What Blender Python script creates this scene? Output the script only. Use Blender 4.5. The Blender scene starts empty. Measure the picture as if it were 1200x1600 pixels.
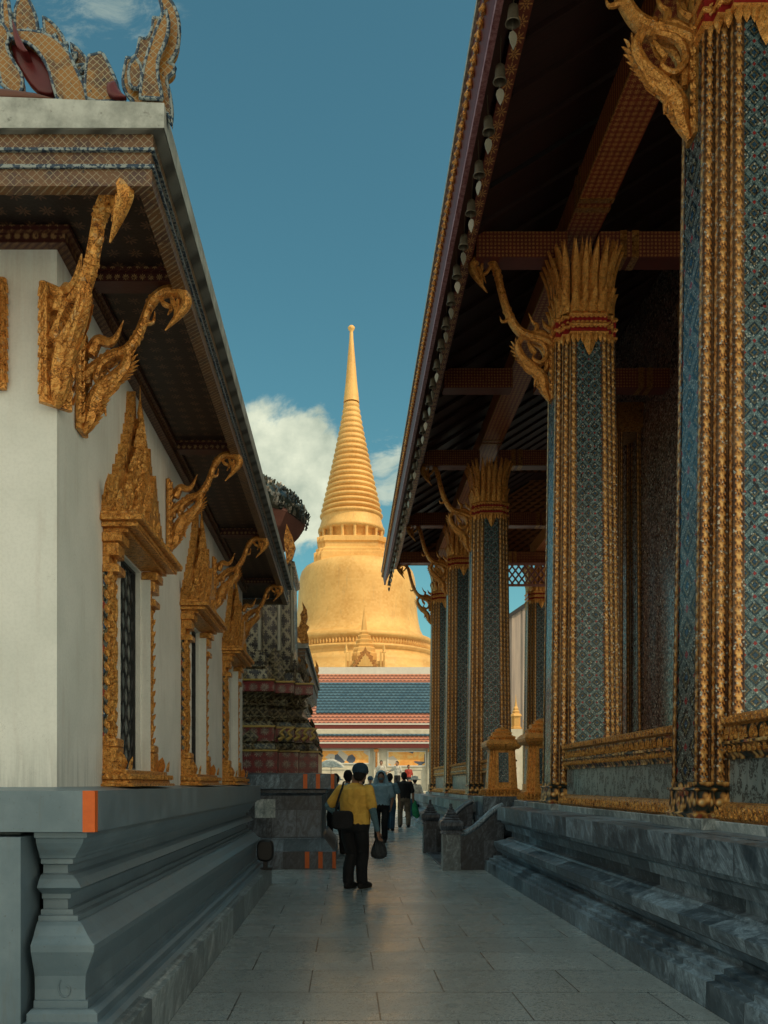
import bpy, math, random
from mathutils import Vector, Matrix
R = math.radians
PI = math.pi
random.seed(7)
S = bpy.context.scene

# ---------------------------------------------------------------- camera
# level camera at eye height 1.45 m looking along +Y, lens shifted up (rising front)
F = 1400.0; VX = 540.0; VY = 1224.0; H = 1.45
def P(x, y, d):                      # direction measured in the photo + a distance -> point
    return Vector(((x - VX) * d / F, d, H - (y - VY) * d / F))
cam_d = bpy.data.cameras.new('camera'); cam = bpy.data.objects.new('camera', cam_d)
S.collection.objects.link(cam); S.camera = cam
cam.location = (0, 0, H); cam.rotation_euler = (R(90), 0, 0)
cam_d.sensor_fit = 'HORIZONTAL'; cam_d.sensor_width = 36.0; cam_d.lens = 36.0 * F / 1200.0
cam_d.shift_x = 60 / 1200.0; cam_d.shift_y = 424 / 1200.0
cam_d.clip_start = 0.05; cam_d.clip_end = 3000

# ---------------------------------------------------------------- world, sun, exposure
SUN_EL, SUN_AZ = 46.0, 126.0         # azimuth clockwise from +Y: behind the camera, to the right
w = bpy.data.worlds.new('World'); S.world = w; w.use_nodes = True
S.view_settings.view_transform = 'Standard'; S.view_settings.look = 'None'
S.view_settings.exposure = 0.15; S.view_settings.gamma = 1.0
sd = bpy.data.lights.new('sun', 'SUN'); sun = bpy.data.objects.new('sun', sd); S.collection.objects.link(sun)
sd.energy = 2.5; sd.angle = R(0.5); sd.color = (1.0, 0.77, 0.50)
_sv = Vector((math.sin(R(SUN_AZ)) * math.cos(R(SUN_EL)), math.cos(R(SUN_AZ)) * math.cos(R(SUN_EL)), math.sin(R(SUN_EL))))
sun.rotation_euler = (-_sv).to_track_quat('-Z', 'Y').to_euler()

# ---------------------------------------------------------------- node helper
class NT:
    def __init__(s, tree):
        s.t = tree; s.n = tree.nodes; s.l = tree.links
    def new(s, typ, **kw):
        n = s.n.new(typ)
        for k, v in kw.items(): setattr(n, k, v)
        return n
    def put(s, sock, v):
        if v is None: return
        if isinstance(v, bpy.types.NodeSocket): s.l.new(v, sock)
        elif isinstance(v, (tuple, list)):
            v = tuple(v)
            if sock.type == 'RGBA' and len(v) == 3: v = v + (1,)
            sock.default_value = v
        else:
            if sock.type == 'RGBA': v = (v, v, v, 1)
            sock.default_value = v
    def m(s, op, a, b=None, c=None, clamp=False):
        n = s.new('ShaderNodeMath', operation=op, use_clamp=clamp)
        s.put(n.inputs[0], a); s.put(n.inputs[1], b)
        if c is not None: s.put(n.inputs[2], c)
        return n.outputs[0]
    def add(s, a, b): return s.m('ADD', a, b)
    def sub(s, a, b): return s.m('SUBTRACT', a, b)
    def mul(s, a, b): return s.m('MULTIPLY', a, b)
    def fr(s, a): return s.m('FRACT', a)
    def gt(s, a, b): return s.m('GREATER_THAN', a, b)
    def lt(s, a, b): return s.m('LESS_THAN', a, b)
    def mx(s, a, b): return s.m('MAXIMUM', a, b)
    def mn(s, a, b): return s.m('MINIMUM', a, b)
    def ab(s, a): return s.m('ABSOLUTE', a)
    def ss(s, v, lo, hi, a=0.0, b=1.0):
        n = s.new('ShaderNodeMapRange', interpolation_type='SMOOTHSTEP')
        for i, q in enumerate((v, lo, hi, a, b)): s.put(n.inputs[i], q)
        return n.outputs[0]
    def mix(s, f, a, b, typ='MIX'):
        n = s.new('ShaderNodeMix', data_type='RGBA', blend_type=typ)
        s.put(n.inputs[0], f); s.put(n.inputs[6], a); s.put(n.inputs[7], b)
        return n.outputs[2]
    def ramp(s, f, stops, interp='LINEAR'):
        n = s.new('ShaderNodeValToRGB'); cr = n.color_ramp; cr.interpolation = interp
        while len(cr.elements) < len(stops): cr.elements.new(0.5)
        for e, (p, c) in zip(cr.elements, stops): e.position = p; e.color = tuple(c) + (1,) if len(c) == 3 else c
        s.put(n.inputs[0], f); return n.outputs[0]
    def xyz(s, v):
        n = s.new('ShaderNodeSeparateXYZ'); s.put(n.inputs[0], v); return n.outputs
    def vec(s, x=0, y=0, z=0):
        n = s.new('ShaderNodeCombineXYZ')
        for i, q in enumerate((x, y, z)): s.put(n.inputs[i], q)
        return n.outputs[0]
    def pos(s): return s.new('ShaderNodeNewGeometry').outputs['Position']
    def objc(s): return s.new('ShaderNodeTexCoord').outputs['Object']
    def uv(s): return s.xyz(s.new('ShaderNodeUVMap').outputs[0])
    def noise(s, v, scale=5, detail=4, rough=.55, dist=0):
        n = s.new('ShaderNodeTexNoise'); s.put(n.inputs['Vector'], v)
        n.inputs['Scale'].default_value = scale; n.inputs['Detail'].default_value = detail
        n.inputs['Roughness'].default_value = rough; n.inputs['Distortion'].default_value = dist
        return n.outputs[0]
    def vor(s, v, scale=5, feat='F1', out=0, rnd=1.0):
        n = s.new('ShaderNodeTexVoronoi', feature=feat); s.put(n.inputs['Vector'], v)
        n.inputs['Scale'].default_value = scale; n.inputs['Randomness'].default_value = rnd
        return n.outputs[out]
    def bump(s, h, strength=.5, dist=.01, normal=None):
        n = s.new('ShaderNodeBump'); s.put(n.inputs['Height'], h)
        n.inputs['Strength'].default_value = strength; n.inputs['Distance'].default_value = dist
        if normal is not None: s.put(n.inputs['Normal'], normal)
        return n.outputs[0]

def MAT(name, fn=None, col=(.5, .5, .5), rough=.6, metal=0.0, spec=.5):
    m = bpy.data.materials.new(name); m.use_nodes = True
    t = NT(m.node_tree); b = m.node_tree.nodes['Principled BSDF']
    b.inputs['Base Color'].default_value = tuple(col) + (1,)
    b.inputs['Roughness'].default_value = rough; b.inputs['Metallic'].default_value = metal
    b.inputs['Specular IOR Level'].default_value = spec
    if fn:
        r = fn(t)
        if r:
            for k, v in r.items(): t.put(b.inputs[k], v)
    return m

# ---- world nodes: tinted Nishita sky with procedural clouds by direction
def build_world():
    t = NT(w.node_tree); t.n.clear()
    out = t.new('ShaderNodeOutputWorld'); bg = t.new('ShaderNodeBackground')
    sky = t.new('ShaderNodeTexSky'); sky.sky_type = 'NISHITA'; sky.sun_disc = False
    sky.sun_elevation = R(SUN_EL); sky.sun_rotation = R(SUN_AZ)
    sky.air_density = 1.0; sky.dust_density = 0.6; sky.ozone_density = 1.2
    tint = t.mix(1.0, sky.outputs[0], (.41, .75, .59), 'MULTIPLY')
    g = t.new('ShaderNodeTexCoord').outputs['Generated']
    x, y, z = t.xyz(g)
    yy = t.mx(y, .05)
    u = t.m('DIVIDE', x, yy); v = t.m('DIVIDE', z, yy)
    p = t.vec(u, v, 0)
    def ell(cx, cy, rx, ry):
        a = t.m('DIVIDE', t.sub(u, cx), rx); b = t.m('DIVIDE', t.sub(v, cy), ry)
        return t.m('SQRT', t.add(t.mul(a, a), t.mul(b, b)))
    n1 = t.noise(p, 9, 12, .62, .35); n2 = t.noise(t.vec(t.add(u, 3.1), t.mul(v, 1.5), 2), 16, 10, .66, .6)
    e1 = ell(-.075, .335, .125, .11)          # cumulus left of the spire
    c1 = t.ss(t.sub(t.add(n1, t.ss(e1, .15, 1.3, .46, -.25)), .0), .52, .68)
    e2 = ell(.05, .345, .05, .075)
    c2 = t.mul(t.ss(t.add(n2, t.ss(e2, .1, 1.3, .27, -.3)), .56, .78), .7)
    e3 = ell(-.27, .86, .14, .075)
    c3 = t.mul(t.ss(t.add(n2, t.ss(e3, 0, 1.3, .17, -.3)), .5, .82), .42)
    # unseen clouds added behind the camera as warm fill light
    n3 = t.noise(g, 3.2, 8, .6, .2)
    far = t.mul(t.ss(n3, .40, .58), t.ss(y, .30, -.15))      # broad warm bank, added to light the faces turned to the camera
    cl = t.m('MAXIMUM', t.mx(c1, c2), t.mx(c3, far))
    shade = t.ramp(t.noise(p, 14, 8, .6), [(.3, (2.4, 2.85, 2.3)), (.7, (5.4, 5.6, 4.3))])
    shade = t.mix(t.ss(y, .2, -.1), shade, t.ramp(n3, [(.35, (6.6, 5.5, 3.7)), (.7, (11.5, 9.1, 6.1))]))
    col = t.mix(cl, tint, shade)
    over = t.mul(t.ss(z, .70, .86), t.ss(n3, .30, .55))      # unseen bright veil added overhead to lift the shaded alley
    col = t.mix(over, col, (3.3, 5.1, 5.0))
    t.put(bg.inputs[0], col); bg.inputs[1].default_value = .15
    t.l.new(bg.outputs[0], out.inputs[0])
build_world()

# ---------------------------------------------------------------- mesh helpers
class MB:
    def __init__(s): s.v = []; s.f = []; s.uv = []; s.mi = []; s.sm = []; s.at = None
    def add(s, verts, faces, uvs=None, mat=0, smooth=False):
        o = len(s.v); s.v.extend([tuple(p) for p in verts])
        for i, f in enumerate(faces):
            s.f.append(tuple(o + k for k in f)); s.uv.append(uvs[i] if uvs else None)
            s.mi.append(mat); s.sm.append(smooth)
    def box(s, x0, x1, y0, y1, z0, z1, mat=0):
        v = [(x0,y0,z0),(x1,y0,z0),(x1,y1,z0),(x0,y1,z0),(x0,y0,z1),(x1,y0,z1),(x1,y1,z1),(x0,y1,z1)]
        f = [(0,3,2,1),(4,5,6,7),(0,1,5,4),(1,2,6,5),(2,3,7,6),(3,0,4,7)]
        uv = []
        for q in f:
            uv.append([((v[k][0]+v[k][1]), v[k][2]) if q not in (f[0], f[1]) else (v[k][0], v[k][1]) for k in q])
        s.add(v, f, uv, mat)
    def bbox(s, x0, x1, y0, y1, z0, z1, b=.01, mat=0):     # box with chamfered vertical and top edges
        pts = [(x0+b,y0),(x1-b,y0),(x1,y0+b),(x1,y1-b),(x1-b,y1),(x0+b,y1),(x0,y1-b),(x0,y0+b)]
        c = ((x0+x1)/2, (y0+y1)/2)
        inn = [(p[0]-b*(1 if p[0] > c[0] else -1), p[1]-b*(1 if p[1] > c[1] else -1)) for p in pts]
        s.rings([[(x, y, z0) for x, y in pts], [(x, y, z1-b) for x, y in pts], [(x, y, z1) for x, y in inn]], cap=True, mat=mat)
    def rings(s, rs, closed=True, cap=False, mat=0, smooth=False):
        n = len(rs[0]); v = [p for r in rs for p in r]; f = []
        for i in range(len(rs)-1):
            for j in range(n if closed else n-1):
                k = (j+1) % n
                f.append((i*n+j, i*n+k, (i+1)*n+k, (i+1)*n+j))
        s.add(v, f, None, mat, smooth)
        if cap:
            s.add(rs[0], [tuple(range(n))[::-1]], None, mat); s.add(rs[-1], [tuple(range(n))], None, mat)
    def loft(s, prof, plan, c=(0, 0), mat=0, smooth=False, cap=True):   # plan normalised to half width 1
        s.rings([[(c[0]+px*h, c[1]+py*h, z) for px, py in plan] for h, z in prof], True, cap, mat, smooth)
    def lathe(s, prof, n=24, c=(0, 0), mat=0, smooth=True, cap=True):
        plan = [(math.cos(2*PI*i/n), math.sin(2*PI*i/n)) for i in range(n)]
        s.loft(prof, plan, c, mat, smooth, cap)
    def tube(s, pts, rad, n=8, mat=0, flat=1.0, up=None, cap=True, smooth=True):
        pts = [Vector(p) for p in pts]
        if not isinstance(rad, (list, tuple)): rad = [rad]*len(pts)
        T = []
        for i in range(len(pts)):
            a = pts[max(0, i-1)]; b = pts[min(len(pts)-1, i+1)]; d = (b-a)
            T.append(d.normalized() if d.length > 1e-9 else Vector((0, 0, 1)))
        if up is None:
            up = Vector((0, 0, 1)) if abs(T[0].z) < .9 else Vector((1, 0, 0))
        nrm = (Vector(up) - T[0]*Vector(up).dot(T[0])).normalized()
        rs = []
        for p, t_, r in zip(pts, T, rad):
            nrm = (nrm - t_*nrm.dot(t_))
            nrm = nrm.normalized() if nrm.length > 1e-6 else t_.orthogonal().normalized()
            bn = t_.cross(nrm)
            rs.append([p + nrm*(math.cos(2*PI*k/n)*r) + bn*(math.sin(2*PI*k/n)*r*flat) for k in range(n)])
        s.rings(rs, True, cap, mat, smooth)
    def ext(s, pts, o, ux, uy, th, mat=0):      # extruded outline: pts 2-D, o origin, ux/uy axes, th thickness along normal
        ux = Vector(ux); uy = Vector(uy); o = Vector(o); nz = ux.cross(uy).normalized()
        a = [o + ux*p[0] + uy*p[1] + nz*(th/2) for p in pts]; b = [o + ux*p[0] + uy*p[1] - nz*(th/2) for p in pts]
        n = len(pts)
        f = [tuple(range(n)), tuple(range(2*n-1, n-1, -1))] + [(i, n+i, n+(i+1) % n, (i+1) % n) for i in range(n)]
        s.add(a+b, f, None, mat)
    def leaf(s, base, up, out, wd, ht, th=.03, bend=.3, mat=0):     # small pointed relief leaf
        base = Vector(base); up = Vector(up).normalized(); out = Vector(out).normalized(); sd_ = up.cross(out)
        q = lambda a, b, c: base + sd_*(a*wd*.5) + up*(b*ht) + out*(c*th)
        k = bend*ht/max(th, 1e-5)
        v = [q(-.7,0,.2), q(.7,0,.2), q(-1,.4,.3+k*.1), q(1,.4,.3+k*.1), q(-.55,.75,.3+k*.45), q(.55,.75,.3+k*.45), q(0,1,.2+k), q(0,0,1), q(0,.4,1.1+k*.1), q(0,.75,.9+k*.45)]
        s.add(v, [(0,7,8,2),(7,1,3,8),(2,8,9,4),(8,3,5,9),(4,9,6),(9,5,6),(0,2,4,6,5,3,1)], None, mat)
    def ball(s, c, r, n=8, m=5, mat=0, sc=(1, 1, 1)):
        rs = []
        for i in range(1, m):
            a = PI*i/m
            rs.append([(c[0]+r*sc[0]*math.sin(a)*math.cos(2*PI*k/n), c[1]+r*sc[1]*math.sin(a)*math.sin(2*PI*k/n), c[2]-r*sc[2]*math.cos(a)) for k in range(n)])
        s.rings(rs, True, True, mat, True)
    def mesh(s, name, mats, shift=Vector((0, 0, 0))):
        me = bpy.data.meshes.new(name)
        me.from_pydata([(a-shift[0], b-shift[1], c-shift[2]) for a, b, c in s.v], [], s.f)
        if any(u is not None for u in s.uv):
            lay = me.uv_layers.new(name='UVMap').data; k = 0
            for f, u in zip(s.f, s.uv):
                for j in range(len(f)):
                    if u is not None: lay[k].uv = u[j]
                    k += 1
        me.polygons.foreach_set('material_index', s.mi)
        me.polygons.foreach_set('use_smooth', s.sm)
        if s.at is not None:
            at = me.attributes.new('relief', 'FLOAT', 'POINT'); at.data.foreach_set('value', s.at)
        for m in (mats if isinstance(mats, (list, tuple)) else [mats]): me.materials.append(m)
        me.validate(); me.update()
        return me

def wl(o):
    v = Vector((0, 0, 0))
    while o is not None: v += o.location; o = o.parent
    return v
def link(name, data, parent=None):
    o = bpy.data.objects.new(name, data); S.collection.objects.link(o)
    if parent is not None: o.parent = parent
    return o
def obj(name, mb, mats, parent=None, loc=None):
    """world-space geometry (loc None) or local geometry placed at world point loc"""
    if loc is None:
        o = link(name, mb.mesh(name, mats, wl(parent) if parent is not None else Vector((0, 0, 0))), parent)
    else:
        o = link(name, mb.mesh(name, mats), parent); o.location = Vector(loc) - (wl(parent) if parent is not None else Vector((0, 0, 0)))
    return o
def tag(o, label=None, cat=None, group=None, kind=None):
    for k, v in (('label', label), ('category', cat), ('group', group), ('kind', kind)):
        if v: o[k] = v
    return o
def thing(name, label, cat, loc=(0, 0, 0), rotz=0, group=None):
    o = link(name, None); o.location = loc; o.rotation_euler = (0, 0, rotz); o.empty_display_size = .2
    return tag(o, label, cat, group)
def dup(o, parent=None):
    c = o.copy(); S.collection.objects.link(c); c.parent = parent
    for ch in list(o.children): dup(ch, c)
    return c
def cr(pts, n=4):            # Catmull-Rom through the points, works on tuples of any length
    out = []; L = len(pts)
    for i in range(L-1):
        p0, p1, p2, p3 = pts[max(0, i-1)], pts[i], pts[i+1], pts[min(L-1, i+2)]
        for k in range(n):
            t = k/n
            out.append(tuple(.5*((2*b)+(-a+c)*t+(2*a-5*b+4*c-d)*t*t+(-a+3*b-3*c+d)*t**3) for a, b, c, d in zip(p0, p1, p2, p3)))
    out.append(tuple(pts[-1])); return out
def redent(a=.4, b=.6, c=.8):   # square plan with stepped (redented) corners, half width 1
    q = [(1, -a), (1, a), (1, b), (c, b), (c, c), (b, c), (b, 1), (a, 1)]
    pts = []
    for r in range(4):
        for x, y in q[1:]:
            for _ in range(r): x, y = -y, x
            pts.append((x, y))
    return pts
RED = redent()
SQ = [(1, -1), (1, 1), (-1, 1), (-1, -1)]

def remesh(name, mb, mat, parent, vox=.009, smooth=3):
    me0 = mb.mesh(name+'_src', mat); o = bpy.data.objects.new(name+'_src', me0); S.collection.objects.link(o)
    m = o.modifiers.new('r', 'REMESH'); m.mode = 'VOXEL'; m.voxel_size = vox; m.use_smooth_shade = True
    if smooth: m2 = o.modifiers.new('s', 'SMOOTH'); m2.factor = .5; m2.iterations = smooth
    dg = bpy.context.evaluated_depsgraph_get(); dg.update()
    me = bpy.data.meshes.new_from_object(o.evaluated_get(dg), depsgraph=dg)
    bpy.data.objects.remove(o); me.name = name; me.materials.clear(); me.materials.append(mat)
    return link(name, me, parent)

# ---------------------------------------------------------------- materials
def diamond(t, u, v, pu, pv):
    a = t.fr(t.add(t.m('DIVIDE', u, pu), t.m('DIVIDE', v, pv))); b = t.fr(t.sub(t.m('DIVIDE', u, pu), t.m('DIVIDE', v, pv)))
    return t.mul(t.ab(t.sub(a, .5)), 2), t.mul(t.ab(t.sub(b, .5)), 2)
def flower(t, u, v, pu, pv, petals=8, r=.38):
    a = t.sub(t.fr(t.m('DIVIDE', u, pu)), .5); b = t.sub(t.fr(t.m('DIVIDE', v, pv)), .5)
    rr = t.m('SQRT', t.add(t.mul(a, a), t.mul(b, b))); th = t.m('ARCTAN2', b, a)
    pet = t.mul(t.add(.62, t.mul(t.m('COSINE', t.mul(th, petals)), .38)), r)
    m_ = t.mul(t.lt(rr, pet), t.gt(rr, r*.22))
    return t.mx(m_, t.lt(rr, r*.13))

def f_plaster(t):
    p = t.pos(); n = t.noise(p, 2.2, 6, .6); n2 = t.noise(p, 60, 3, .6)
    x, y, z = t.xyz(p)
    st = t.noise(t.vec(t.mul(x, 5), t.mul(y, 5), t.mul(z, .6)), 2.5, 5, .6)
    c = t.mix(t.ss(n, .3, .75), (.74, .75, .70), (.87, .87, .82))
    c = t.mix(t.mul(t.ss(st, .52, .78), .35), c, (.55, .48, .42))
    ev = t.noise(t.vec(t.mul(x, 9), t.mul(y, 9), t.mul(z, .5)), 2.0, 5, .7)
    c = t.mix(t.mul(t.mul(t.ss(z, 3.1, 4.2), t.ss(ev, .3, .75)), .38), c, (.50, .33, .25))
    c = t.mix(t.mul(t.mul(t.ss(z, 1.75, 1.43), t.ss(ev, .4, .65)), .5), c, (.34, .36, .33))
    q2 = t.noise(p, 2.5, 5, .7); ck = t.ab(t.sub(t.noise(p, 1.3, 8, .75, .4), .5))
    c = t.mix(t.mul(t.lt(ck, .0012), t.mul(t.gt(q2, .60), .5)), c, (.30, .29, .26))
    c = t.mix(t.mul(t.ss(n2, .45, .6), .1), c, (.45, .45, .42))
    return {'Base Color': c, 'Normal': t.bump(t.add(n, t.mul(n2, .25)), .25, .01)}
M_plaster = MAT('white_plaster', f_plaster, rough=.75)
def f_paint(t):
    p = t.pos(); n = t.noise(p, 3, 6, .6); n2 = t.noise(p, 90, 2, .6)
    c = t.mix(t.ss(n, .3, .75), (.135, .195, .235), (.22, .29, .335))
    x, y, z = t.xyz(p)
    c = t.mix(t.mul(t.ss(t.noise(p, 11, 6, .7), .6, .75), .5), c, (.18, .20, .2))
    c = t.mix(t.mul(t.ss(t.noise(t.vec(t.mul(x, 7), t.mul(y, 7), t.mul(z, .8)), 2, 6, .7), .54, .72), .45), c, (.14, .15, .14))
    c = t.mix(t.mul(t.ss(t.noise(p, 45, 3, .7), .66, .70), .6), c, (.10, .11, .11))
    return {'Base Color': c, 'Roughness': t.ss(n, .2, .8, .30, .5), 'Normal': t.bump(t.add(n, t.mul(n2, .3)), .15, .01)}
M_paint = MAT('grey_painted_moulding', f_paint)
def f_orange(t):
    p = t.pos(); n = t.noise(p, 30, 4)
    return {'Base Color': t.mix(n, (.62, .10, .012), (.85, .17, .02))}
M_orange = MAT('orange_paint', f_orange, rough=.5)

def marble(dark=(.035, .055, .075), light=(.22, .29, .35), bw=.55, bh=.4, sc=1.0, white=.15):
    def f(t):
        p = t.pos(); x, y, z = t.xyz(p); nn = t.xyz(t.new('ShaderNodeNewGeometry').outputs['True Normal'])
        fx = t.gt(t.ab(nn[1]), .6); u = t.add(t.mul(fx, x), t.mul(t.sub(1.0, fx), y))
        br = t.new('ShaderNodeTexBrick'); t.put(br.inputs['Vector'], t.vec(u, z, 0))
        br.inputs['Scale'].default_value = 1; br.inputs['Brick Width'].default_value = bw; br.inputs['Row Height'].default_value = bh
        br.inputs['Mortar Size'].default_value = .0035; br.inputs['Mortar Smooth'].default_value = .1
        t.put(br.inputs['Color1'], (0, 0, 0)); t.put(br.inputs['Color2'], (1, 1, 1)); t.put(br.inputs['Mortar'], (.5, .5, .5))
        rnd = br.outputs[0]
        q = t.new('ShaderNodeVectorMath', operation='ADD'); t.put(q.inputs[0], p); t.put(q.inputs[1], t.mul(rnd, 7.3))
        qx, qy, qz = t.xyz(q.outputs[0]); qu = t.add(u, t.mul(t.xyz(rnd)[0], 7.3))
        n = t.noise(t.vec(t.add(t.mul(qu, 1.1), t.mul(qz, -.9)), t.add(t.mul(qu, .45), t.mul(qz, .5)), t.mul(x, 1.6)), 3.4*sc, 9, .68, 1.5)
        vn = t.ab(t.sub(t.noise(t.vec(t.add(qu, t.mul(qz, -1.3)), t.add(t.mul(qu, .25), t.mul(qz, .3)), t.mul(x, 1.3)), 4.5*sc, 8, .72, 1.0), .5))
        k = t.add(t.add(t.mul(n, 1.0), -.02), t.add(t.ss(vn, 0, .035, .12, 0), t.mul(t.sub(t.xyz(rnd)[0], .5), .24)))
        c = t.ramp(k, [(.30, dark), (.46, tuple((a*.7+b*.3) for a, b in zip(dark, light))), (.60, light), (.80, tuple(min(.7, b*1.9) for b in light))])
        c = t.mix(t.mul(t.ss(t.noise(p, 1.3, 5, .7), .55, .8), .5), c, (.05, .05, .045))
        c = t.mix(br.outputs[1], c, (.03, .035, .04))
        return {'Base Color': c, 'Roughness': t.ss(n, .3, .7, .28, .5), 'Normal': t.bump(t.sub(t.mul(n, .15), br.outputs[1]), .35, .004)}
    return f
M_marble = MAT('grey_marble', marble())
M_marble_lt = MAT('pale_marble', marble((.10, .12, .13), (.36, .42, .43), .9, .6, 1.2))
M_marble_dk = MAT('dark_marble', marble((.02, .024, .032), (.12, .14, .17), .42, .5, 1.3))

def f_pave(t):
    p = t.pos(); x, y, z = t.xyz(p)
    br = t.new('ShaderNodeTexBrick'); t.put(br.inputs['Vector'], t.vec(t.add(x, .255), t.sub(y, 5.48), 0))
    br.inputs['Scale'].default_value = 1; br.inputs['Brick Width'].default_value = .94; br.inputs['Row Height'].default_value = .74
    br.inputs['Mortar Size'].default_value = .006; br.inputs['Mortar Smooth'].default_value = .3
    t.put(br.inputs['Color1'], (0, 0, 0)); t.put(br.inputs['Color2'], (1, 1, 1)); t.put(br.inputs['Mortar'], (.5, .5, .5))
    sp = t.noise(p, 95, 3, .8); sp2 = t.vor(p, 70, out=1); s3 = t.xyz(sp2)[0]
    st = t.noise(p, 1.1, 7, .65)
    c = t.mix(t.ss(sp, .35, .65), (.27, .31, .32), (.58, .64, .65))
    c = t.mix(t.mul(t.gt(s3, .86), .5), c, (.07, .08, .085)); c = t.mix(t.mul(t.lt(s3, .1), .7), c, (.55, .56, .52))
    c = t.mix(t.mul(t.sub(1.0, t.xyz(br.outputs[0])[0]), .22), c, (.08, .085, .08))
    c = t.mix(t.mul(t.ss(st, .52, .75), .35), c, (.10, .105, .10))
    c = t.mix(t.mul(br.outputs[1], .85), c, (.02, .022, .022))
    rgh = t.add(t.ss(st, .3, .7, .17, .28), t.mul(sp, .10))
    return {'Base Color': c, 'Roughness': rgh, 'Normal': t.bump(t.sub(t.mul(sp, .35), br.outputs[1]), .45, .003)}
M_pave = MAT('granite_paving', f_pave, spec=.8)

GOLD_D, GOLD_M, GOLD_L = (.10, .030, .008), (.70, .26, .04), (1.0, .54, .145)
def f_gold(sc=1.0, metal=.45, tone=1.0, groove_dark=.85, shift=0.0, bmp=.9, L=None):
    L = L or GOLD_L
    def f(t):
        p = t.objc(); v = t.vor(p, 26*sc, 'SMOOTH_F1'); n = t.noise(p, 12*sc, 6, .65); e = t.vor(p, 55*sc, 'DISTANCE_TO_EDGE')
        sw = t.ab(t.sub(t.noise(p, 17*sc, 3, .5, 2.2), .5))          # thin curling engraved lines
        k = t.add(t.mul(t.sub(1.0, t.mul(v, 1.2)), .40), t.add(t.mul(n, .35), t.ss(sw, .0, .05, -.12, .12)))
        c = t.ramp(k, [(.22-shift, tuple(a*tone for a in GOLD_D)), (.40-shift, tuple(a*tone for a in GOLD_M)), (.70-shift, tuple(a*tone for a in L))])
        gr = t.ss(t.ab(t.sub(t.noise(p, 30*sc, 2, .5, 1.8), .5)), .0, .030)      # darker colour in the fine grooves
        c = t.mix(t.mul(t.sub(1.0, gr), groove_dark), c, (.05, .018, .008))
        c = t.mix(t.mul(t.gt(t.xyz(t.vor(p, 60*sc, out=1))[1], .95), .3), c, (.70, .56, .32))
        h = t.add(t.mul(gr, .5), t.add(t.mul(k, 1.0), t.mul(t.mn(e, .2), .5)))
        return {'Base Color': c, 'Roughness': t.ss(n, .3, .7, .25, .48), 'Metallic': metal, 'Normal': t.bump(h, bmp, .012/sc)}
    return f
M_gold = MAT('carved_gilding', f_gold())
M_gold_fine = MAT('fine_carved_gilding', f_gold(1.9, .45, 1.0, .8, .07))
M_gold_arm = MAT('smooth_gilding', f_gold(1.0, .45, .92, .7, .10, .60, (.95, .47, .12)))
M_gold_dim = MAT('aged_gilding', f_gold(1.0, .3, .62))
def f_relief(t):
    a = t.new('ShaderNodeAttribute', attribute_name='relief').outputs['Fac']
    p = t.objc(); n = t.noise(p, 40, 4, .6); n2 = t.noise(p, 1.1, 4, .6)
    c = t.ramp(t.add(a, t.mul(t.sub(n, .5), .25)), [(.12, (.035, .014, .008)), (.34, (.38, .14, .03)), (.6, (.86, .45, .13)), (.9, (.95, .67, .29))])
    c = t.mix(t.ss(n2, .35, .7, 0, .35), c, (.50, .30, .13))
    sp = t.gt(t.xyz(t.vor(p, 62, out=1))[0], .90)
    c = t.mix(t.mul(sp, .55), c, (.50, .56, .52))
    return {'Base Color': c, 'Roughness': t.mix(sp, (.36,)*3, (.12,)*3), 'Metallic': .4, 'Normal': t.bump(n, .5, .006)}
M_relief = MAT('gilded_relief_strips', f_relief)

def f_blue(pu=.10, pv=.095, dk=(.012, .035, .055), md=(.03, .11, .16), lt=(.17, .26, .27)):
    def f(t):
        u, v, _ = t.uv(); da, db = diamond(t, u, v, pu*2, pv*2)
        cell = t.xyz(t.vor(t.vec(u, v, 0), 75, out=1)); edge = t.vor(t.vec(u, v, 0), 75, 'DISTANCE_TO_EDGE')
        mxd = t.mx(da, db); mnd = t.mn(da, db)
        line = t.gt(mxd, .72); node = t.gt(mnd, .80)
        ring = t.mul(t.lt(mxd, .50), t.gt(mxd, .30)); core = t.lt(mxd, .17)
        c = t.mix(t.ss(cell[0], .2, .8), dk, md)
        c = t.mix(ring, c, t.mix(cell[1], (.10, .10, .06), (.28, .22, .11)))
        c = t.mix(core, c, (.02, .10, .22))
        c = t.mix(line, c, t.mix(cell[1], tuple(a*.6 for a in lt), tuple(min(.7, a*1.5) for a in lt)))
        c = t.mix(node, c, (.42, .03, .03))
        big = t.noise(t.vec(u, v, 0), 2.2, 5, .7); c = t.mix(t.ss(big, .42, .68, 0, .28), c, tuple(a*.8 for a in dk))
        c = t.mix(t.mul(t.gt(cell[2], .955), .8), c, (.62, .66, .60)); c = t.mix(t.gt(t.xyz(t.vor(t.vec(u, v, 3), 40, out=1))[0], .985), c, (.015, .014, .013))  # random pale cells painted in as glints, plus sparse black chips
        c = t.mix(t.lt(edge, .045), c, (.01, .012, .015))
        h = t.add(t.mul(line, .8), t.add(t.mul(cell[2], .5), t.mul(ring, .5)))
        return {'Base Color': c, 'Roughness': t.mix(cell[0], (.12,)*3, (.42,)*3), 'Metallic': .15, 'Normal': t.bump(h, .8, .006)}
    return f
M_blue = MAT('blue_glass_mosaic', f_blue())
M_dkmos = MAT('black_silver_glass_mosaic', f_blue(.20, .20, (.006, .008, .008), (.02, .025, .025), (.16, .18, .16)))
M_bluemini = MAT('small_blue_glass_mosaic', f_blue(.05, .05, (.01, .05, .08), (.04, .18, .26)))
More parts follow.
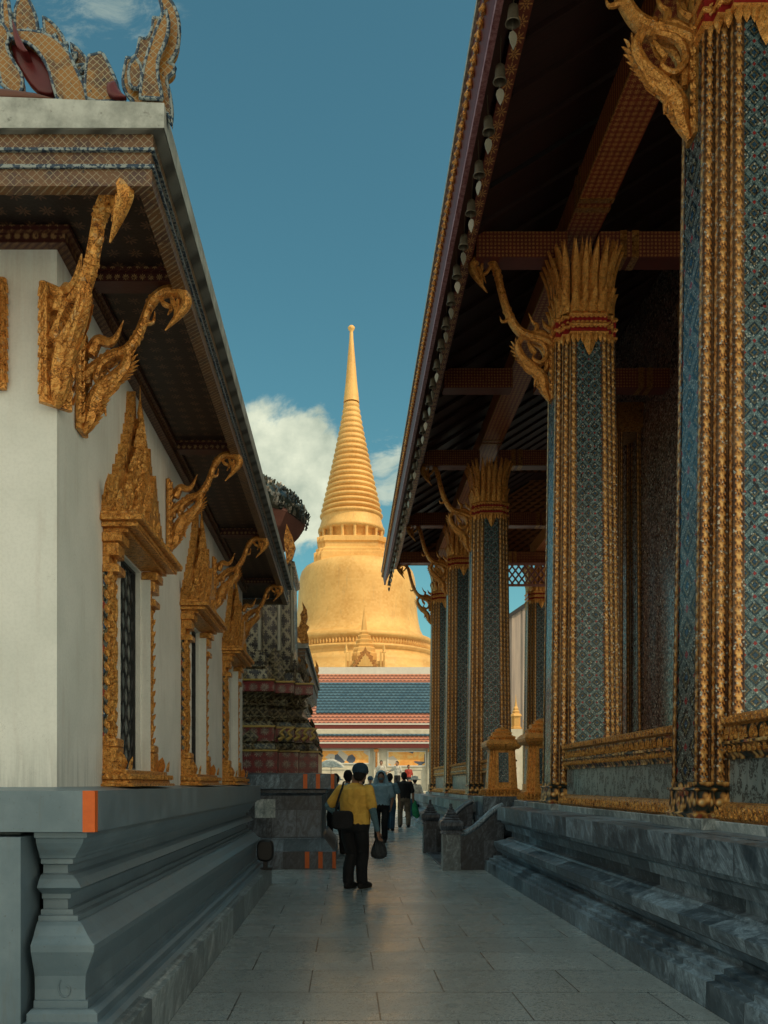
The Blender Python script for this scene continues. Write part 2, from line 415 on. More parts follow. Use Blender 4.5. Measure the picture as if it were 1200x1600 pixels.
def f_mirror(t):
    p = t.pos(); c3 = t.xyz(t.vor(p, 26, out=1)); e = t.vor(p, 26, 'DISTANCE_TO_EDGE')
    c = t.ramp(c3[0], [(.2, (.10, .06, .05)), (.5, (.42, .26, .21)), (.8, (.65, .46, .38)), (1, (.8, .7, .6))])
    c = t.mix(t.lt(e, .06), c, (.02, .012, .01))
    return {'Base Color': c, 'Roughness': t.mix(c3[1], (.1,)*3, (.4,)*3), 'Metallic': .3, 'Normal': t.bump(c3[2], .6, .01)}
M_mirror = MAT('pink_mirror_mosaic', f_mirror)

def f_lattice(base=(.36, .16, .028), alt=(.12, .06, .028), line=(.42, .36, .22), pu=.017, pv=.016, axis='xz'):
    def f(t):
        x, y, z = t.xyz(t.pos()); u = t.add(x, y)
        wob = t.noise(t.pos(), 9, 3)
        u = t.add(u, t.mul(wob, .02)); v = t.add(z, t.mul(wob, .02))
        da, db = diamond(t, u, v, pu*2, pv*2); ln = t.gt(t.mx(da, db), .87)
        n = t.noise(t.pos(), 7, 5, .65); n2 = t.noise(t.pos(), 40, 3)
        c = t.mix(t.ss(n, .45, .6), base, alt)
        c = t.mix(t.ss(n2, .62, .7), c, (.05, .04, .035))
        c = t.mix(t.mul(ln, t.ss(n2, .32, .45)), c, line)
        return {'Base Color': c, 'Roughness': .35, 'Normal': t.bump(t.add(t.mul(ln, -1.0), n2), .7, .004)}
    return f
M_lat = MAT('ochre_lattice_mosaic', f_lattice())
M_latband = MAT('pink_lattice_mosaic', f_lattice((.17, .08, .03), (.09, .045, .03), (.32, .25, .16), .019, .018))
M_trimblue = MAT('blue_white_trim', lambda t: {'Base Color': t.mix(t.gt(t.noise(t.pos(), 60, 2), .5), (.02, .05, .09), (.30, .34, .33))}, rough=.3)
M_maroon = MAT('maroon_glaze', lambda t: {'Base Color': t.mix(t.noise(t.pos(), 14, 4), (.07, .008, .010), (.20, .025, .025))}, rough=.3)

def f_lacq(base=(.060, .010, .008), gold=(.42, .20, .05), pu=.14, pv=.14, ax='xy', r=.40):
    def f(t):
        x, y, z = t.xyz(t.pos())
        if ax == 'xy': u, v = x, y
        elif ax == 'xz': u, v = x, z
        elif ax == 'yz': u, v = y, z
        else: u, v = t.add(x, y), z
        fl = flower(t, u, v, pu, pv, 8, r); n = t.noise(t.pos(), 5, 5, .6); n2 = t.noise(t.pos(), 55, 2)
        c = t.mix(n, tuple(a*.6 for a in base), tuple(a*1.6 for a in base))
        c = t.mix(t.mul(fl, t.ss(n2, .35, .5)), c, gold)
        return {'Base Color': c, 'Roughness': .45, 'Normal': t.bump(t.add(n2, fl), .3, .004)}
    return f
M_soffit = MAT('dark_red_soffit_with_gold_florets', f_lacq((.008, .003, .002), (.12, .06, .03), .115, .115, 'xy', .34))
M_beam = MAT('red_lacquer_gold_stencil', f_lacq((.13, .020, .012), (.62, .30, .08), .055, .055, 'u'))
M_beamy = MAT('red_lacquer_gold_stencil_lengthwise', f_lacq((.24, .038, .018), (.72, .36, .10), .085, .085, 'xy', .46))
M_board = MAT('brown_board_gold_flowers', f_lacq((.20, .035, .016), (.75, .36, .10), .14, .20, 'xy', .48))
M_redband = MAT('red_glass_band', lambda t: {'Base Color': t.mix(t.noise(t.objc(), 30, 3), (.20, .012, .012), (.45, .03, .03))}, rough=.25)
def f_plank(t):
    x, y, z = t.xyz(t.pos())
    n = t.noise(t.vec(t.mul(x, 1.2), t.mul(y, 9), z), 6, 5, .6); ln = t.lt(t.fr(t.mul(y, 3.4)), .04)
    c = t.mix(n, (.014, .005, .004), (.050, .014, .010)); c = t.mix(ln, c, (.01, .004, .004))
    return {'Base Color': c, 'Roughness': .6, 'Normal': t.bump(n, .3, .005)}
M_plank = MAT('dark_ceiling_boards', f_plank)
M_pink = MAT('faded_pink_edge_board', lambda t: {'Base Color': t.mix(t.ss(t.noise(t.pos(), 18, 6, .7), .35, .65), (.20, .06, .07), (.42, .22, .24))}, rough=.5)
M_redwood = MAT('red_eave_board', lambda t: {'Base Color': t.mix(t.noise(t.pos(), 12, 6, .7), (.07, .010, .008), (.20, .03, .02))}, rough=.5)
M_paleedge = MAT('weathered_white_edge', lambda t: {'Base Color': t.mix(t.ss(t.noise(t.pos(), 16, 6, .7), .35, .7), (.22, .22, .19), (.58, .57, .50))}, rough=.65)
def f_whiteboard(t):
    x, y, z = t.xyz(t.pos()); p = t.pos()
    n = t.noise(t.vec(t.mul(x, 1.0), y, z), 7, 6, .65); rb = t.ab(t.m('SINE', t.mul(t.add(y, x), 26)))
    c = t.mix(t.ss(n, .35, .7), (.30, .31, .28), (.58, .59, .54))
    c = t.mix(t.ss(t.noise(p, 24, 5, .7), .58, .72, 0, .6), c, (.12, .11, .09))
    return {'Base Color': c, 'Roughness': .6, 'Normal': t.bump(n, .4, .01)}
M_whiteboard = MAT('weathered_roof_edge', f_whiteboard)
def f_under(t):
    x, y, z = t.xyz(t.pos()); rb = t.ss(t.ab(t.m('SINE', t.mul(t.add(y, x), 13))), .2, .9); n = t.noise(t.pos(), 12, 6, .7)
    return {'Base Color': t.mix(t.add(t.mul(rb, .6), t.mul(n, .4)), (.07, .065, .055), (.30, .29, .25)), 'Normal': t.bump(rb, .8, .02)}
M_under = MAT('ribbed_tile_underside', f_under, rough=.7)

def tiles(c1, c2, pu=.30, pv=.36):
    def f(t):
        u, v, _ = t.uv()
        row = t.m('FLOOR', t.m('DIVIDE', v, pv)); fv = t.fr(t.m('DIVIDE', v, pv))
        fu = t.sub(t.fr(t.add(t.m('DIVIDE', u, pu), t.mul(t.m('MODULO', row, 2.0), .5))), .5)
        edge = t.add(t.mul(t.ab(fu), 1.5), 0.0)       # scalloped lower edge
        k = t.ss(t.sub(fv, t.mul(edge, .7)), -.1, .25)
        rn = t.xyz(t.vor(t.vec(u, v, 0), 3.4, out=1))[0]
        c = t.mix(t.mul(rn, .6), c1, c2)
        c = t.mix(t.sub(1.0, k), c, tuple(a*.32 for a in c1))
        return {'Base Color': c, 'Roughness': .35, 'Normal': t.bump(k, .8, .03)}
    return f
M_tile_o = MAT('orange_glazed_tile', tiles((.46, .155, .08), (.58, .24, .14)))
M_tile_b = MAT('blue_glazed_tile', tiles((.035, .085, .13), (.09, .17, .22)))
M_roof_dk = MAT('brown_glazed_roof', tiles((.25, .09, .03), (.32, .14, .05), .2, .2))

def f_stupa(t):
    p = t.objc(); x, y, z = t.xyz(p); n = t.noise(p, .35, 6, .6)
    br = t.new('ShaderNodeTexBrick'); a = t.m('ARCTAN2', y, x)
    t.put(br.inputs['Vector'], t.vec(t.mul(a, 6), z, 0)); br.inputs['Scale'].default_value = 1
    br.inputs['Brick Width'].default_value = .22; br.inputs['Row Height'].default_value = .22; br.inputs['Mortar Size'].default_value = .008
    t.put(br.inputs['Color1'], (0, 0, 0)); t.put(br.inputs['Color2'], (1, 1, 1)); t.put(br.inputs['Mortar'], (.3, .3, .3))
    c = t.mix(t.ss(n, .3, .7), (.64, .33, .08), (.82, .48, .15))
    c = t.mix(t.mul(t.xyz(br.outputs[0])[0], .28), c, (.95, .66, .26))
    st = t.noise(t.vec(t.mul(x, 1.5), t.mul(y, 1.5), t.mul(z, .15)), 1.6, 6, .7)
    c = t.mix(t.ss(st, .55, .75, 0, .4), c, (.38, .25, .12))
    return {'Base Color': c, 'Roughness': t.ss(n, .3, .7, .5, .65), 'Metallic': .08, 'Normal': t.bump(t.xyz(br.outputs[0])[0], .25, .02)}
M_stupa = MAT('gold_tesserae', f_stupa)
M_cream = MAT('cream_wall', lambda t: {'Base Color': t.mix(t.ss(t.noise(t.pos(), 1.5, 7, .65), .3, .7), (.50, .46, .36), (.66, .62, .50))}, rough=.7)
M_whitetrim = MAT('white_trim', lambda t: {'Base Color': t.mix(t.noise(t.pos(), 3, 6, .7), (.50, .50, .46), (.78, .77, .70))}, rough=.6)
def f_mural(t):
    x, y, z = t.xyz(t.pos()); p = t.vec(x, 0, z)
    n = t.noise(p, 1.6, 6, .7, .6); c3 = t.xyz(t.vor(p, 2.2, out=1))
    c = t.ramp(n, [(.3, (.75, .28, .05)), (.5, (.85, .42, .10)), (.62, (.85, .58, .22)), (.78, (.30, .16, .10))])
    c = t.mix(t.gt(c3[0], .86), c, (.08, .10, .14)); c = t.mix(t.gt(c3[1], .9), c, (.55, .50, .42))
    return {'Base Color': c}
M_mural = MAT('orange_wall_painting', f_mural, rough=.6)
def f_sheet(t):
    x, y, z = t.xyz(t.pos()); st = t.noise(t.vec(t.mul(x, 3), 0, t.mul(z, .12)), 1.6, 7, .7)
    return {'Base Color': t.mix(t.ss(st, .3, .7), (.26, .22, .20), (.44, .36, .30))}
M_sheet = MAT('weathered_sheet_cladding', f_sheet, rough=.7)

def f_tmos(c0, c1, c2, pu, pv):
    def f(t):
        x, y, z = t.xyz(t.pos()); u = t.add(x, y); da, db = diamond(t, u, z, pu*2, pv*2)
        fl = flower(t, u, z, pu, pv, 8, .42); cell = t.xyz(t.vor(t.pos(), 40, out=1))
        c = t.mix(cell[0], c0, c1); c = t.mix(t.gt(t.mx(da, db), .82), c, tuple(a*.8 for a in c2)); c = t.mix(fl, c, c2)
        return {'Base Color': c, 'Roughness': t.mix(cell[1], (.15,)*3, (.45,)*3), 'Normal': t.bump(t.add(fl, cell[2]), .8, .02)}
    return f
M_tw_shaft = MAT('silver_black_mosaic', f_tmos((.012, .010, .010), (.05, .045, .04), (.36, .32, .22), .14, .17))
M_tw_red = MAT('red_mosaic_white_flowers', lambda t: (lambda x, y, z, cell: {'Base Color': t.mix(flower(t, t.add(x, y), t.add(z, .02), .20, .19, 12, .42), t.mix(cell[0], (.10, .008, .012), (.20, .02, .02)), t.mix(cell[1], (.10, .10, .08), (.34, .31, .25))), 'Roughness': .3, 'Normal': t.bump(cell[2], .6, .01)})(*t.xyz(t.pos()), t.xyz(t.vor(t.pos(), 30, out=1))))
M_tw_green = MAT('brown_black_mosaic', f_tmos((.022, .017, .012), (.06, .045, .025), (.26, .21, .12), .075, .07))
M_tw_gold = MAT('yellow_trim_mosaic', lambda t: {'Base Color': t.mix(t.noise(t.pos(), 30, 3), (.22, .13, .03), (.50, .34, .08))}, rough=.35)
M_terra = MAT('salmon_stucco', lambda t: {'Base Color': t.mix(t.noise(t.pos(), 6, 6, .7), (.26, .10, .08), (.46, .22, .17)), 'Normal': t.bump(t.noise(t.pos(), 20, 5), .6, .02)}, rough=.7)
def f_petal(t):
    c3 = t.xyz(t.vor(t.pos(), 9, out=1))
    return {'Base Color': t.ramp(c3[0], [(.0, (.03, .04, .03)), (.4, (.07, .07, .05)), (.62, (.22, .19, .15)), (.75, (.06, .09, .10)), (.9, (.36, .33, .28))], 'CONSTANT')}
M_petal = MAT('coloured_porcelain_petals', f_petal, rough=.35)
M_bronze = MAT('weathered_bronze', lambda t: {'Base Color': t.mix(t.noise(t.objc(), 20, 5, .7), (.10, .085, .06), (.26, .23, .17))}, rough=.45, metal=.5)
M_tin = MAT('pale_tin_leaf', lambda t: {'Base Color': t.mix(t.noise(t.objc(), 14, 5, .7), (.20, .19, .15), (.38, .36, .29))}, rough=.5, metal=.2)
M_black = MAT('black_metal', lambda t: {'Base Color': t.mix(t.noise(t.objc(), 14, 5, .7), (.006, .006, .007), (.02, .02, .022))}, rough=.5)
M_lattice = MAT('dark_iron_grille', lambda t: {'Base Color': t.mix(t.noise(t.pos(), 20, 4), (.012, .013, .014), (.035, .036, .036))}, rough=.45)
M_pane = MAT('dark_window_glass', lambda t: {'Base Color': t.mix(t.noise(t.pos(), 3, 4), (.12, .15, .155), (.26, .30, .30))}, rough=.15)
def f_panel(t):
    x, y, z = t.xyz(t.pos()); u = t.add(x, y)
    v = t.vor(t.vec(t.mul(u, 1.0), t.mul(z, .6), 0), 15, 'SMOOTH_F1'); n = t.noise(t.vec(u, z, 0), 26, 4, .6, 1.5); jn = t.lt(t.fr(t.mul(u, 1.7)), .012)
    base = t.mix(t.noise(t.pos(), 4, 6, .6), (.17, .22, .22), (.33, .38, .37))
    lv = t.mul(t.gt(n, .49), t.lt(v, .50))
    c = t.mix(t.mul(lv, .85), base, (.035, .04, .04)); c = t.mix(jn, c, (.08, .09, .09))
    return {'Base Color': c, 'Roughness': .35}
M_panel = MAT('inlaid_marble_panel', f_panel)
def f_leafband(t):
    p = t.objc(); x, y, z = t.xyz(p); u = t.add(x, y)
    cell = t.vor(t.vec(u, z, 0), 17, 'SMOOTH_F1'); e = t.noise(p, 30, 4)
    c3 = t.xyz(t.vor(t.vec(u, z, 0), 22, out=1))
    c = t.ramp(t.add(t.sub(1.0, t.mul(cell, 2.0)), t.mul(e, .3)), [(.12, (.02, .03, .025)), (.30, (.36, .15, .04)), (.6, (.85, .50, .16)), (1, (.9, .68, .35))])
    c = t.mix(t.mul(t.gt(c3[0], .9), .7), c, (.38, .05, .04))
    return {'Base Color': c, 'Roughness': .35, 'Metallic': .25, 'Normal': t.bump(t.sub(1.0, cell), 1.0, .02)}
M_leafband = MAT('gilt_leaf_band_on_dark_glass', f_leafband)

M_capcore = MAT('dark_capital_core', col=(.05, .018, .01), rough=.5)
M_cornice = MAT('dark_red_cornice_with_florets', f_lacq((.05, .009, .006), (.42, .25, .10), .045, .045, 'u'))
# ---------------------------------------------------------------- ground
g = MB(); g.add([(-400, -60, 0), (400, -60, 0), (400, 900, 0), (-400, 900, 0)], [(0, 1, 2, 3)])
tag(obj('paved_ground', g, M_pave), kind='structure')

# ---------------------------------------------------------------- shared carved things
def bracket_mesh(name, body, rad, curls, plate, mats, n=8, leaves=()):
    b = MB()
    pts = cr([(u, 0, v) for u, v in body], 4); rr = [r[0] for r in cr([(r,) for r in rad], 4)]
    b.tube(pts, rr, n, flat=.8, up=(0, 1, 0), smooth=False)
    for cpts, crad, off in curls:
        q = cr([(u, off, v) for u, v in cpts], 4); r2 = [max(.003, r[0]) for r in cr([(r,) for r in crad], 4)]
        b.tube(q, r2, 6, flat=.9, up=(0, 1, 0), smooth=False)
    u0, u1, v0, v1, wd = plate
    b.bbox(u0, u1, -wd/2, wd/2, v0, v1, .008)
    S_ = wd/.15; rb = random.Random(4)
    for s_ in (-1, 1):                       # carved leaves crowding the wall plate and the lower scroll
        for i in range(9):
            v = v0+(v1-v0)*(.06+.1*i); b.leaf((u1, s_*wd*.33, v), (.2, s_*.2, 1), (1, s_*.4, 0), .03*S_, .055*S_, .012*S_, .15)
            b.leaf((u1*.5, s_*wd*.5, v), (.4, 0, 1), (0, s_, 0), .03*S_, .05*S_, .010*S_, .1)
    for cpts, crad, off in curls[:1]:
        q = cr([(u, v) for u, v in cpts], 3); r3 = [r[0] for r in cr([(r,) for r in crad], 3)]
        for i in range(1, len(q)-1):
            du, dv = q[i-1][0]-q[i+1][0], q[i-1][1]-q[i+1][1]
            for s_ in (-1, 1): b.leaf((q[i][0], s_*r3[i]*.75, q[i][1]), (du, 0, dv), (.2, s_, 0), r3[i]*.9, r3[i]*1.7, r3[i]*.22, .08)
            b.leaf((q[i][0]+r3[i]*.7, 0, q[i][1]), (du+.4*dv, 0, dv), (1, 0, -.4), r3[i]*.9, r3[i]*1.6, r3[i]*.3, .25)
    q = cr(list(body), 3); r3 = [r[0] for r in cr([(r,) for r in rad], 3)]
    for i in (5, 6, 11, 12, 17, 18):         # collars round the arm
        if i < len(q)-1:
            du, dv = q[i+1][0]-q[i][0], q[i+1][1]-q[i][1]; L_ = math.hypot(du, dv); du /= L_; dv /= L_
            b.tube([(q[i][0]-du*r3[i]*.2, 0, q[i][1]-dv*r3[i]*.2), (q[i][0]+du*r3[i]*.2, 0, q[i][1]+dv*r3[i]*.2)], r3[i]*1.12, n, flat=.85, up=(0, 1, 0), smooth=False)
    for (u, v, du, dv, wl_, ht) in leaves:
        for s_ in (-1, 1):
            b.leaf((u, s_*.01, v), (du, 0, dv), (-dv*.3, s_, du*.3), wl_, ht, wl_*.35, .02)
    return b.mesh(name, mats)

LB = dict(
    body=[(.02,.30),(.075,.34),(.17,.41),(.26,.45),(.32,.53),(.366,.65),(.40,.72),(.47,.766),(.55,.76),(.583,.705),(.54,.64),(.465,.556)],
    rad=[.045,.045,.042,.036,.033,.031,.034,.038,.042,.036,.026,.004],
    curls=[([(.26,.44),(.25,.36),(.19,.29),(.11,.22),(.07,.13),(.05,.05),(.02,0)], [.028,.036,.045,.05,.05,.04,.02], 0),
           ([(.20,.40),(.13,.36),(.10,.28),(.14,.24),(.19,.28),(.16,.33)], [.012,.02,.018,.016,.014,.006], .035),
           ([(.20,.40),(.13,.36),(.10,.28),(.14,.24),(.19,.28),(.16,.33)], [.012,.02,.018,.016,.014,.006], -.035),
           ([(.06,.42),(.10,.50),(.16,.49),(.20,.52),(.24,.61)], [.04,.034,.028,.018,.003], 0),
           ([(.02,.50),(.04,.44),(.10,.46)], [.03,.03,.006], 0),
           ([(.44,.74),(.46,.70),(.50,.68),(.48,.64)], [.012,.016,.014,.004], 0),
           ([(.34,.60),(.40,.60),(.41,.66)], [.02,.012,.003], 0),
           ([(.07,.20),(.12,.16),(.14,.10)], [.03,.02,.004], .02)],
    plate=(0, .03, 0, .56, .15),
    leaves=[(.10,.12,.2,1,.05,.12),(.16,.22,.6,.8,.05,.13),(.22,.33,.6,.8,.045,.12),(.06,.06,.1,1,.05,.1),(.05,.26,-.1,1,.05,.14),(.12,.36,.5,.8,.04,.1),(.50,.74,.3,-1,.03,.1),(.54,.72,-.2,-1,.03,.12)])
RB = dict(
    body=[(0,.82),(.19,.90),(.37,.955),(.52,1.07),(.65,1.32),(.74,1.62),(.80,1.875),(.89,2.04),(1.02,2.09),(1.12,2.04),(1.16,1.93),(1.08,1.78),(.94,1.58)],
    rad=[.10,.10,.09,.078,.072,.068,.068,.07,.08,.085,.075,.055,.008],
    curls=[([(.42,.95),(.50,.80),(.42,.62),(.27,.47),(.14,.33),(.10,.15),(.03,.0)], [.04,.06,.07,.085,.09,.07,.03], 0),
           ([(.34,.88),(.16,.82),(.09,.66),(.18,.54),(.29,.60),(.24,.70)], [.03,.04,.038,.034,.026,.01], .06),
           ([(.34,.88),(.16,.82),(.09,.66),(.18,.54),(.29,.60),(.24,.70)], [.03,.04,.038,.034,.026,.01], -.06),
           ([(.04,.92),(.16,1.00),(.24,1.0),(.22,1.10),(.28,1.16),(.34,1.29)], [.06,.05,.045,.04,.025,.004], 0),
           ([(.02,1.05),(.10,1.10),(.14,1.2)], [.05,.035,.005], 0),
           ([(.88,1.98),(.95,1.88),(1.0,1.84),(.96,1.72)], [.03,.03,.025,.005], 0),
           ([(.60,1.20),(.72,1.16),(.76,1.24)], [.035,.022,.004], 0),
           ([(.14,.36),(.24,.30),(.26,.20)], [.05,.03,.006], .03)],
    plate=(-.03, .03, 0, 1.02, .20),
    leaves=[(.18,.24,.3,1,.1,.22),(.30,.42,.7,.8,.1,.24),(.42,.60,.3,1,.09,.22),(.08,.10,.1,1,.1,.2),(.08,.45,-.1,1,.09,.26),(.24,.70,.6,.8,.08,.2),(1.02,2.0,.1,-1,.06,.22),(1.08,1.95,-.3,-1,.07,.3)])
ME_LB = bracket_mesh('naga_bracket', mats=M_gold_arm, **LB)
ME_RB = bracket_mesh('naga_bracket', mats=M_gold_arm, n=10, **RB)
def place(name, me, parent, loc, rz=0, sc=None):
    o = link(name, me, parent); o.location = Vector(loc) - wl(parent); o.rotation_euler = (0, 0, rz)
    if sc: o.scale = sc
    return o

def sweep(mb, prof, path_fn, mat=0):
    """prof (off, z) list; path_fn(off) -> list of (x, y)"""
    n = None; v = []
    for off, z in prof:
        pp = path_fn(off); n = len(pp); v += [(x, y, z) for x, y in pp]
    f = [(i*n+j, (i+1)*n+j, (i+1)*n+j+1, i*n+j+1) for i in range(len(prof)-1) for j in range(n-1)]
    mb.add(v, f, None, mat)

# ---------------------------------------------------------------- white hall on the left
LP = [(0,1.414),(0,1.214),(-.035,1.21),(-.035,1.186),(-.050,1.183),(-.056,1.16),(-.07,1.13),(-.088,1.10),(-.093,1.087),(-.103,1.083),(-.103,1.06),
      (-.128,1.055),(-.128,1.015),(-.103,1.005),(-.085,.985),(-.063,.943),(-.08,.932),(-.11,.918),(-.114,.913),(-.114,.891),(-.128,.888),(-.128,.841),(-.103,.838),(-.103,.813),
      (-.078,.807),(-.078,.782),(-.068,.779),(-.055,.76),(-.03,.71),(-.008,.675),(0,.664),(-.003,.63),(-.016,.593),(-.034,.54),(-.041,.515),(-.043,.45),(-.041,.40),(-.03,.394),(-.03,.357),(-.005,.352),(.005,.345),(.02,.335),(.02,.295),
      (.05,.29),(.075,.272),(.10,.27),(.12,.262),(.15,.258),(.15,0)]
LP = [(o*1.45 if o < 0 else o, 1.45-(1.45-z)*(4.35-min(0, o)*1.45)/4.35) for o, z in LP]
def window_parts(parent, yc, xw, label=None):
    """carved window; local axes: +X out of the wall, Y along it; z from the ledge"""
    o = link('window', WIN['frame'], parent); o.location = Vector((xw, yc, 1.432)) - wl(parent)
    if label: o['label'] = label
    for nm in ('sill', 'jamb', 'jamb', 'lintel', 'pediment', 'grille', 'pane'):
        me = WIN[nm]; c = link(nm, me, o)
        if nm == 'jamb':
            c.location = (0, -.50 if not WIN['_j'] else .50, 0); c.scale = (1, 1 if not WIN['_j'] else -1, 1); WIN['_j'] = not WIN['_j']
    return o
WIN = {'_j': False}
def make_window():
    rnd = random.Random(3)
    fr = MB(); rs = []                          # plastered reveal
    for xx, hy, za, zb in ((-.245, .419, .101, 1.517), (-.002, .419, .101, 1.517), (-.002, .406, .112, 1.508), (-.245, .406, .112, 1.508), (-.245, .419, .101, 1.517)): rs.append([(xx, -hy, za), (xx, hy, za), (xx, hy, zb), (xx, -hy, zb)])
    fr.rings(rs)
    WIN['frame'] = fr.mesh('window', M_plaster)
    b = MB(); b.bbox(0, .20, -.63, .63, .0, .018, .005); b.bbox(0, .17, -.60, .60, .018, .042, .006); b.bbox(0, .185, -.615, .615, .042, .075, .014); b.bbox(0, .15, -.60, .60, .075, .10, .006)
    for i in range(26):
        y = -.6+i*.048; b.leaf((.182, y, .044), (0, 0, 1), (1, 0, 0), .045, .035, .012, .0)
    for i in range(4): b.leaf((.03+i*.045, -.612, .044), (0, 0, 1), (0, -1, 0), .045, .035, .012, .0)
    for y in (-.57, .57): b.leaf((.10, y, .10), (0, 0, 1), (.3, y, 0), .09, .11, .03, .25); b.leaf((.15, y*.98, .10), (0, 0, 1), (1, 0, 0), .07, .08, .02, .25)
    WIN['sill'] = b.mesh('sill', M_gold_fine)
    b = MB()                                    # near jamb, centred on y=0
    b.box(0, .04, -.085, .07, .10, 1.52, 0)
    b.box(0, .066, .0705, .080, .10, 1.52, 2)
    b.bbox(0, .09, -.09, .069, .10, .24, .01); b.bbox(0, .09, -.095, .07, .24, .29, .01)
    b.bbox(0, .10, -.10, .075, 1.28, 1.33, .01); b.bbox(0, .12, -.11, .088, 1.46, 1.52, .01); b.bbox(0, .095, -.095, .07, 1.38, 1.46, .01)
    b.add([(.004, -.0875, .30), (.032, -.0875, .30), (.032, -.0875, 1.28), (.004, -.0875, 1.28)], [(0, 1, 2, 3)], [[(0, 0), (.06, 0), (.06, 1.5), (0, 1.5)]], 1)
    for i in range(24):                         # twisted leaves running up the jamb
        z = .26+i*.043; s = 1 if i % 2 else -1
        b.leaf((.036, s*.02-.01, z), (0, s*.45, 1), (1, 0, 0), .06, .085, .024, .08)
        b.leaf((.034, -.084, z), (.5*s+.2, 0, 1), (0, -1, 0), .034, .06, .014, .08)
        b.leaf((.036, .03*s-.015, z+.02), (0, s*.9, .8), (1, s*.3, 0), .04, .07, .016, .2)
    b.tube([(.045+.006*math.sin(k*.9), .03*math.sin(k*.55)-.01, .12+k*.035) for k in range(40)], .016, 6)
    for z in (.75, .52, 1.0): b.leaf((.04, -.01, z), (0, 0, 1), (1, 0, 0), .12, .14, .03, .08)
    WIN['jamb'] = b.mesh('jamb', [M_gold_fine, M_dkmos, M_plaster])
    b = MB(); b.bbox(0, .15, -.58, .58, 1.52, 1.545, .004); b.bbox(0, .22, -.62, .62, 1.545, 1.575, .006); b.bbox(0, .25, -.655, .655, 1.575, 1.61, .008); b.bbox(0, .22, -.64, .64, 1.61, 1.635, .008)
    for i in range(30): b.leaf((.19, -.60+i*.0414, 1.575), (.5, 0, -1), (1, 0, -.6), .04, .05, .012, 0)
    for i in range(34): b.leaf((.245, -.64+i*.0388, 1.585), (0, 0, 1), (1, 0, 0), .036, .03, .01, 0)
    WIN['lintel'] = b.mesh('lintel', M_gold_fine)
    b = MB()
    def flame(hw, ht, z0, nt, tooth):           # gable outline with flame teeth
        L = []; 
        for i in range(nt):
            t0 = i/nt; t1 = (i+.7)/nt
            e = lambda t_: hw*(1-t_)**1.25+.02
            L.append((e(t0), z0+ht*.82*t0)); L.append((e(t1)+tooth*.8*(1-t0*.4), z0+ht*.82*t1+tooth*.9)); L.append((e(t1)*.97, z0+ht*.82*t1-.005))
        L.append((.022, z0+ht*.86)); L.append((0, z0+ht))
        return L+[(-x, z) for x, z in L[-2::-1]]
    for k, (hw, ht, x, th, nt) in enumerate([(.60, .98, .03, .06, 9), (.50, .80, .085, .055, 8), (.37, .60, .135, .05, 6), (.24, .42, .175, .04, 5)]):
        b.ext(flame(hw, ht, 1.633, nt, .045-.006*k), (x, 0, 0), (0, 1, 0), (0, 0, 1), th)
    for i in range(150):
        t_ = rnd.random()**1.3; hw = .56*(1-t_)**1.3; y = rnd.uniform(-1, 1)*hw; z = 1.64+.78*t_
        dep = .07+.12*(1-abs(y)/max(.05, hw))*(1-t_)
        b.leaf((dep, y, z), (0, y*.8, 1), (1, 0, .1), .055, .075, .03, .35)
    for s in (-1, 1):                           # corner flames
        for j in range(4): b.leaf((.12-.03*j, s*(.62-.02*j), 1.63), (0, s*.35, 1), (.6, s, 0), .07, .13+.03*j, .03, .25)
    b.lathe([(.05, 2.10), (.06, 2.16), (.035, 2.2), (.05, 2.26), (.025, 2.32), (.032, 2.37), (.016, 2.43), (.02, 2.47), (.006, 2.56), (.003, 2.65)], 8, (.09, 0))
    WIN['pediment'] = b.mesh('pediment', M_gold_fine)
    b = MB()                                    # wavy bars forming almond openings
    for i in range(11):
        y0 = -.39+i*.078
        pts = [(-.05, y0+(.028*math.cos(2*PI*(k/8.0)))*(1 if i % 2 else -1), .10+k*.0255) for k in range(56)]
        b.tube(pts, .0075, 4, smooth=False)
    b.box(-.065, -.035, -.405, -.385, .1, 1.515); b.box(-.065, -.035, .385, .405, .1, 1.515); b.box(-.065, -.035, -.385, .385, .1, .125); b.box(-.065, -.035, -.385, .385, 1.49, 1.515)
    WIN['grille'] = b.mesh('grille', M_lattice)
    b = MB(); b.box(-.105, -.095, -.405, .405, .1, 1.515); WIN['pane'] = b.mesh('pane', M_pane)
make_window()

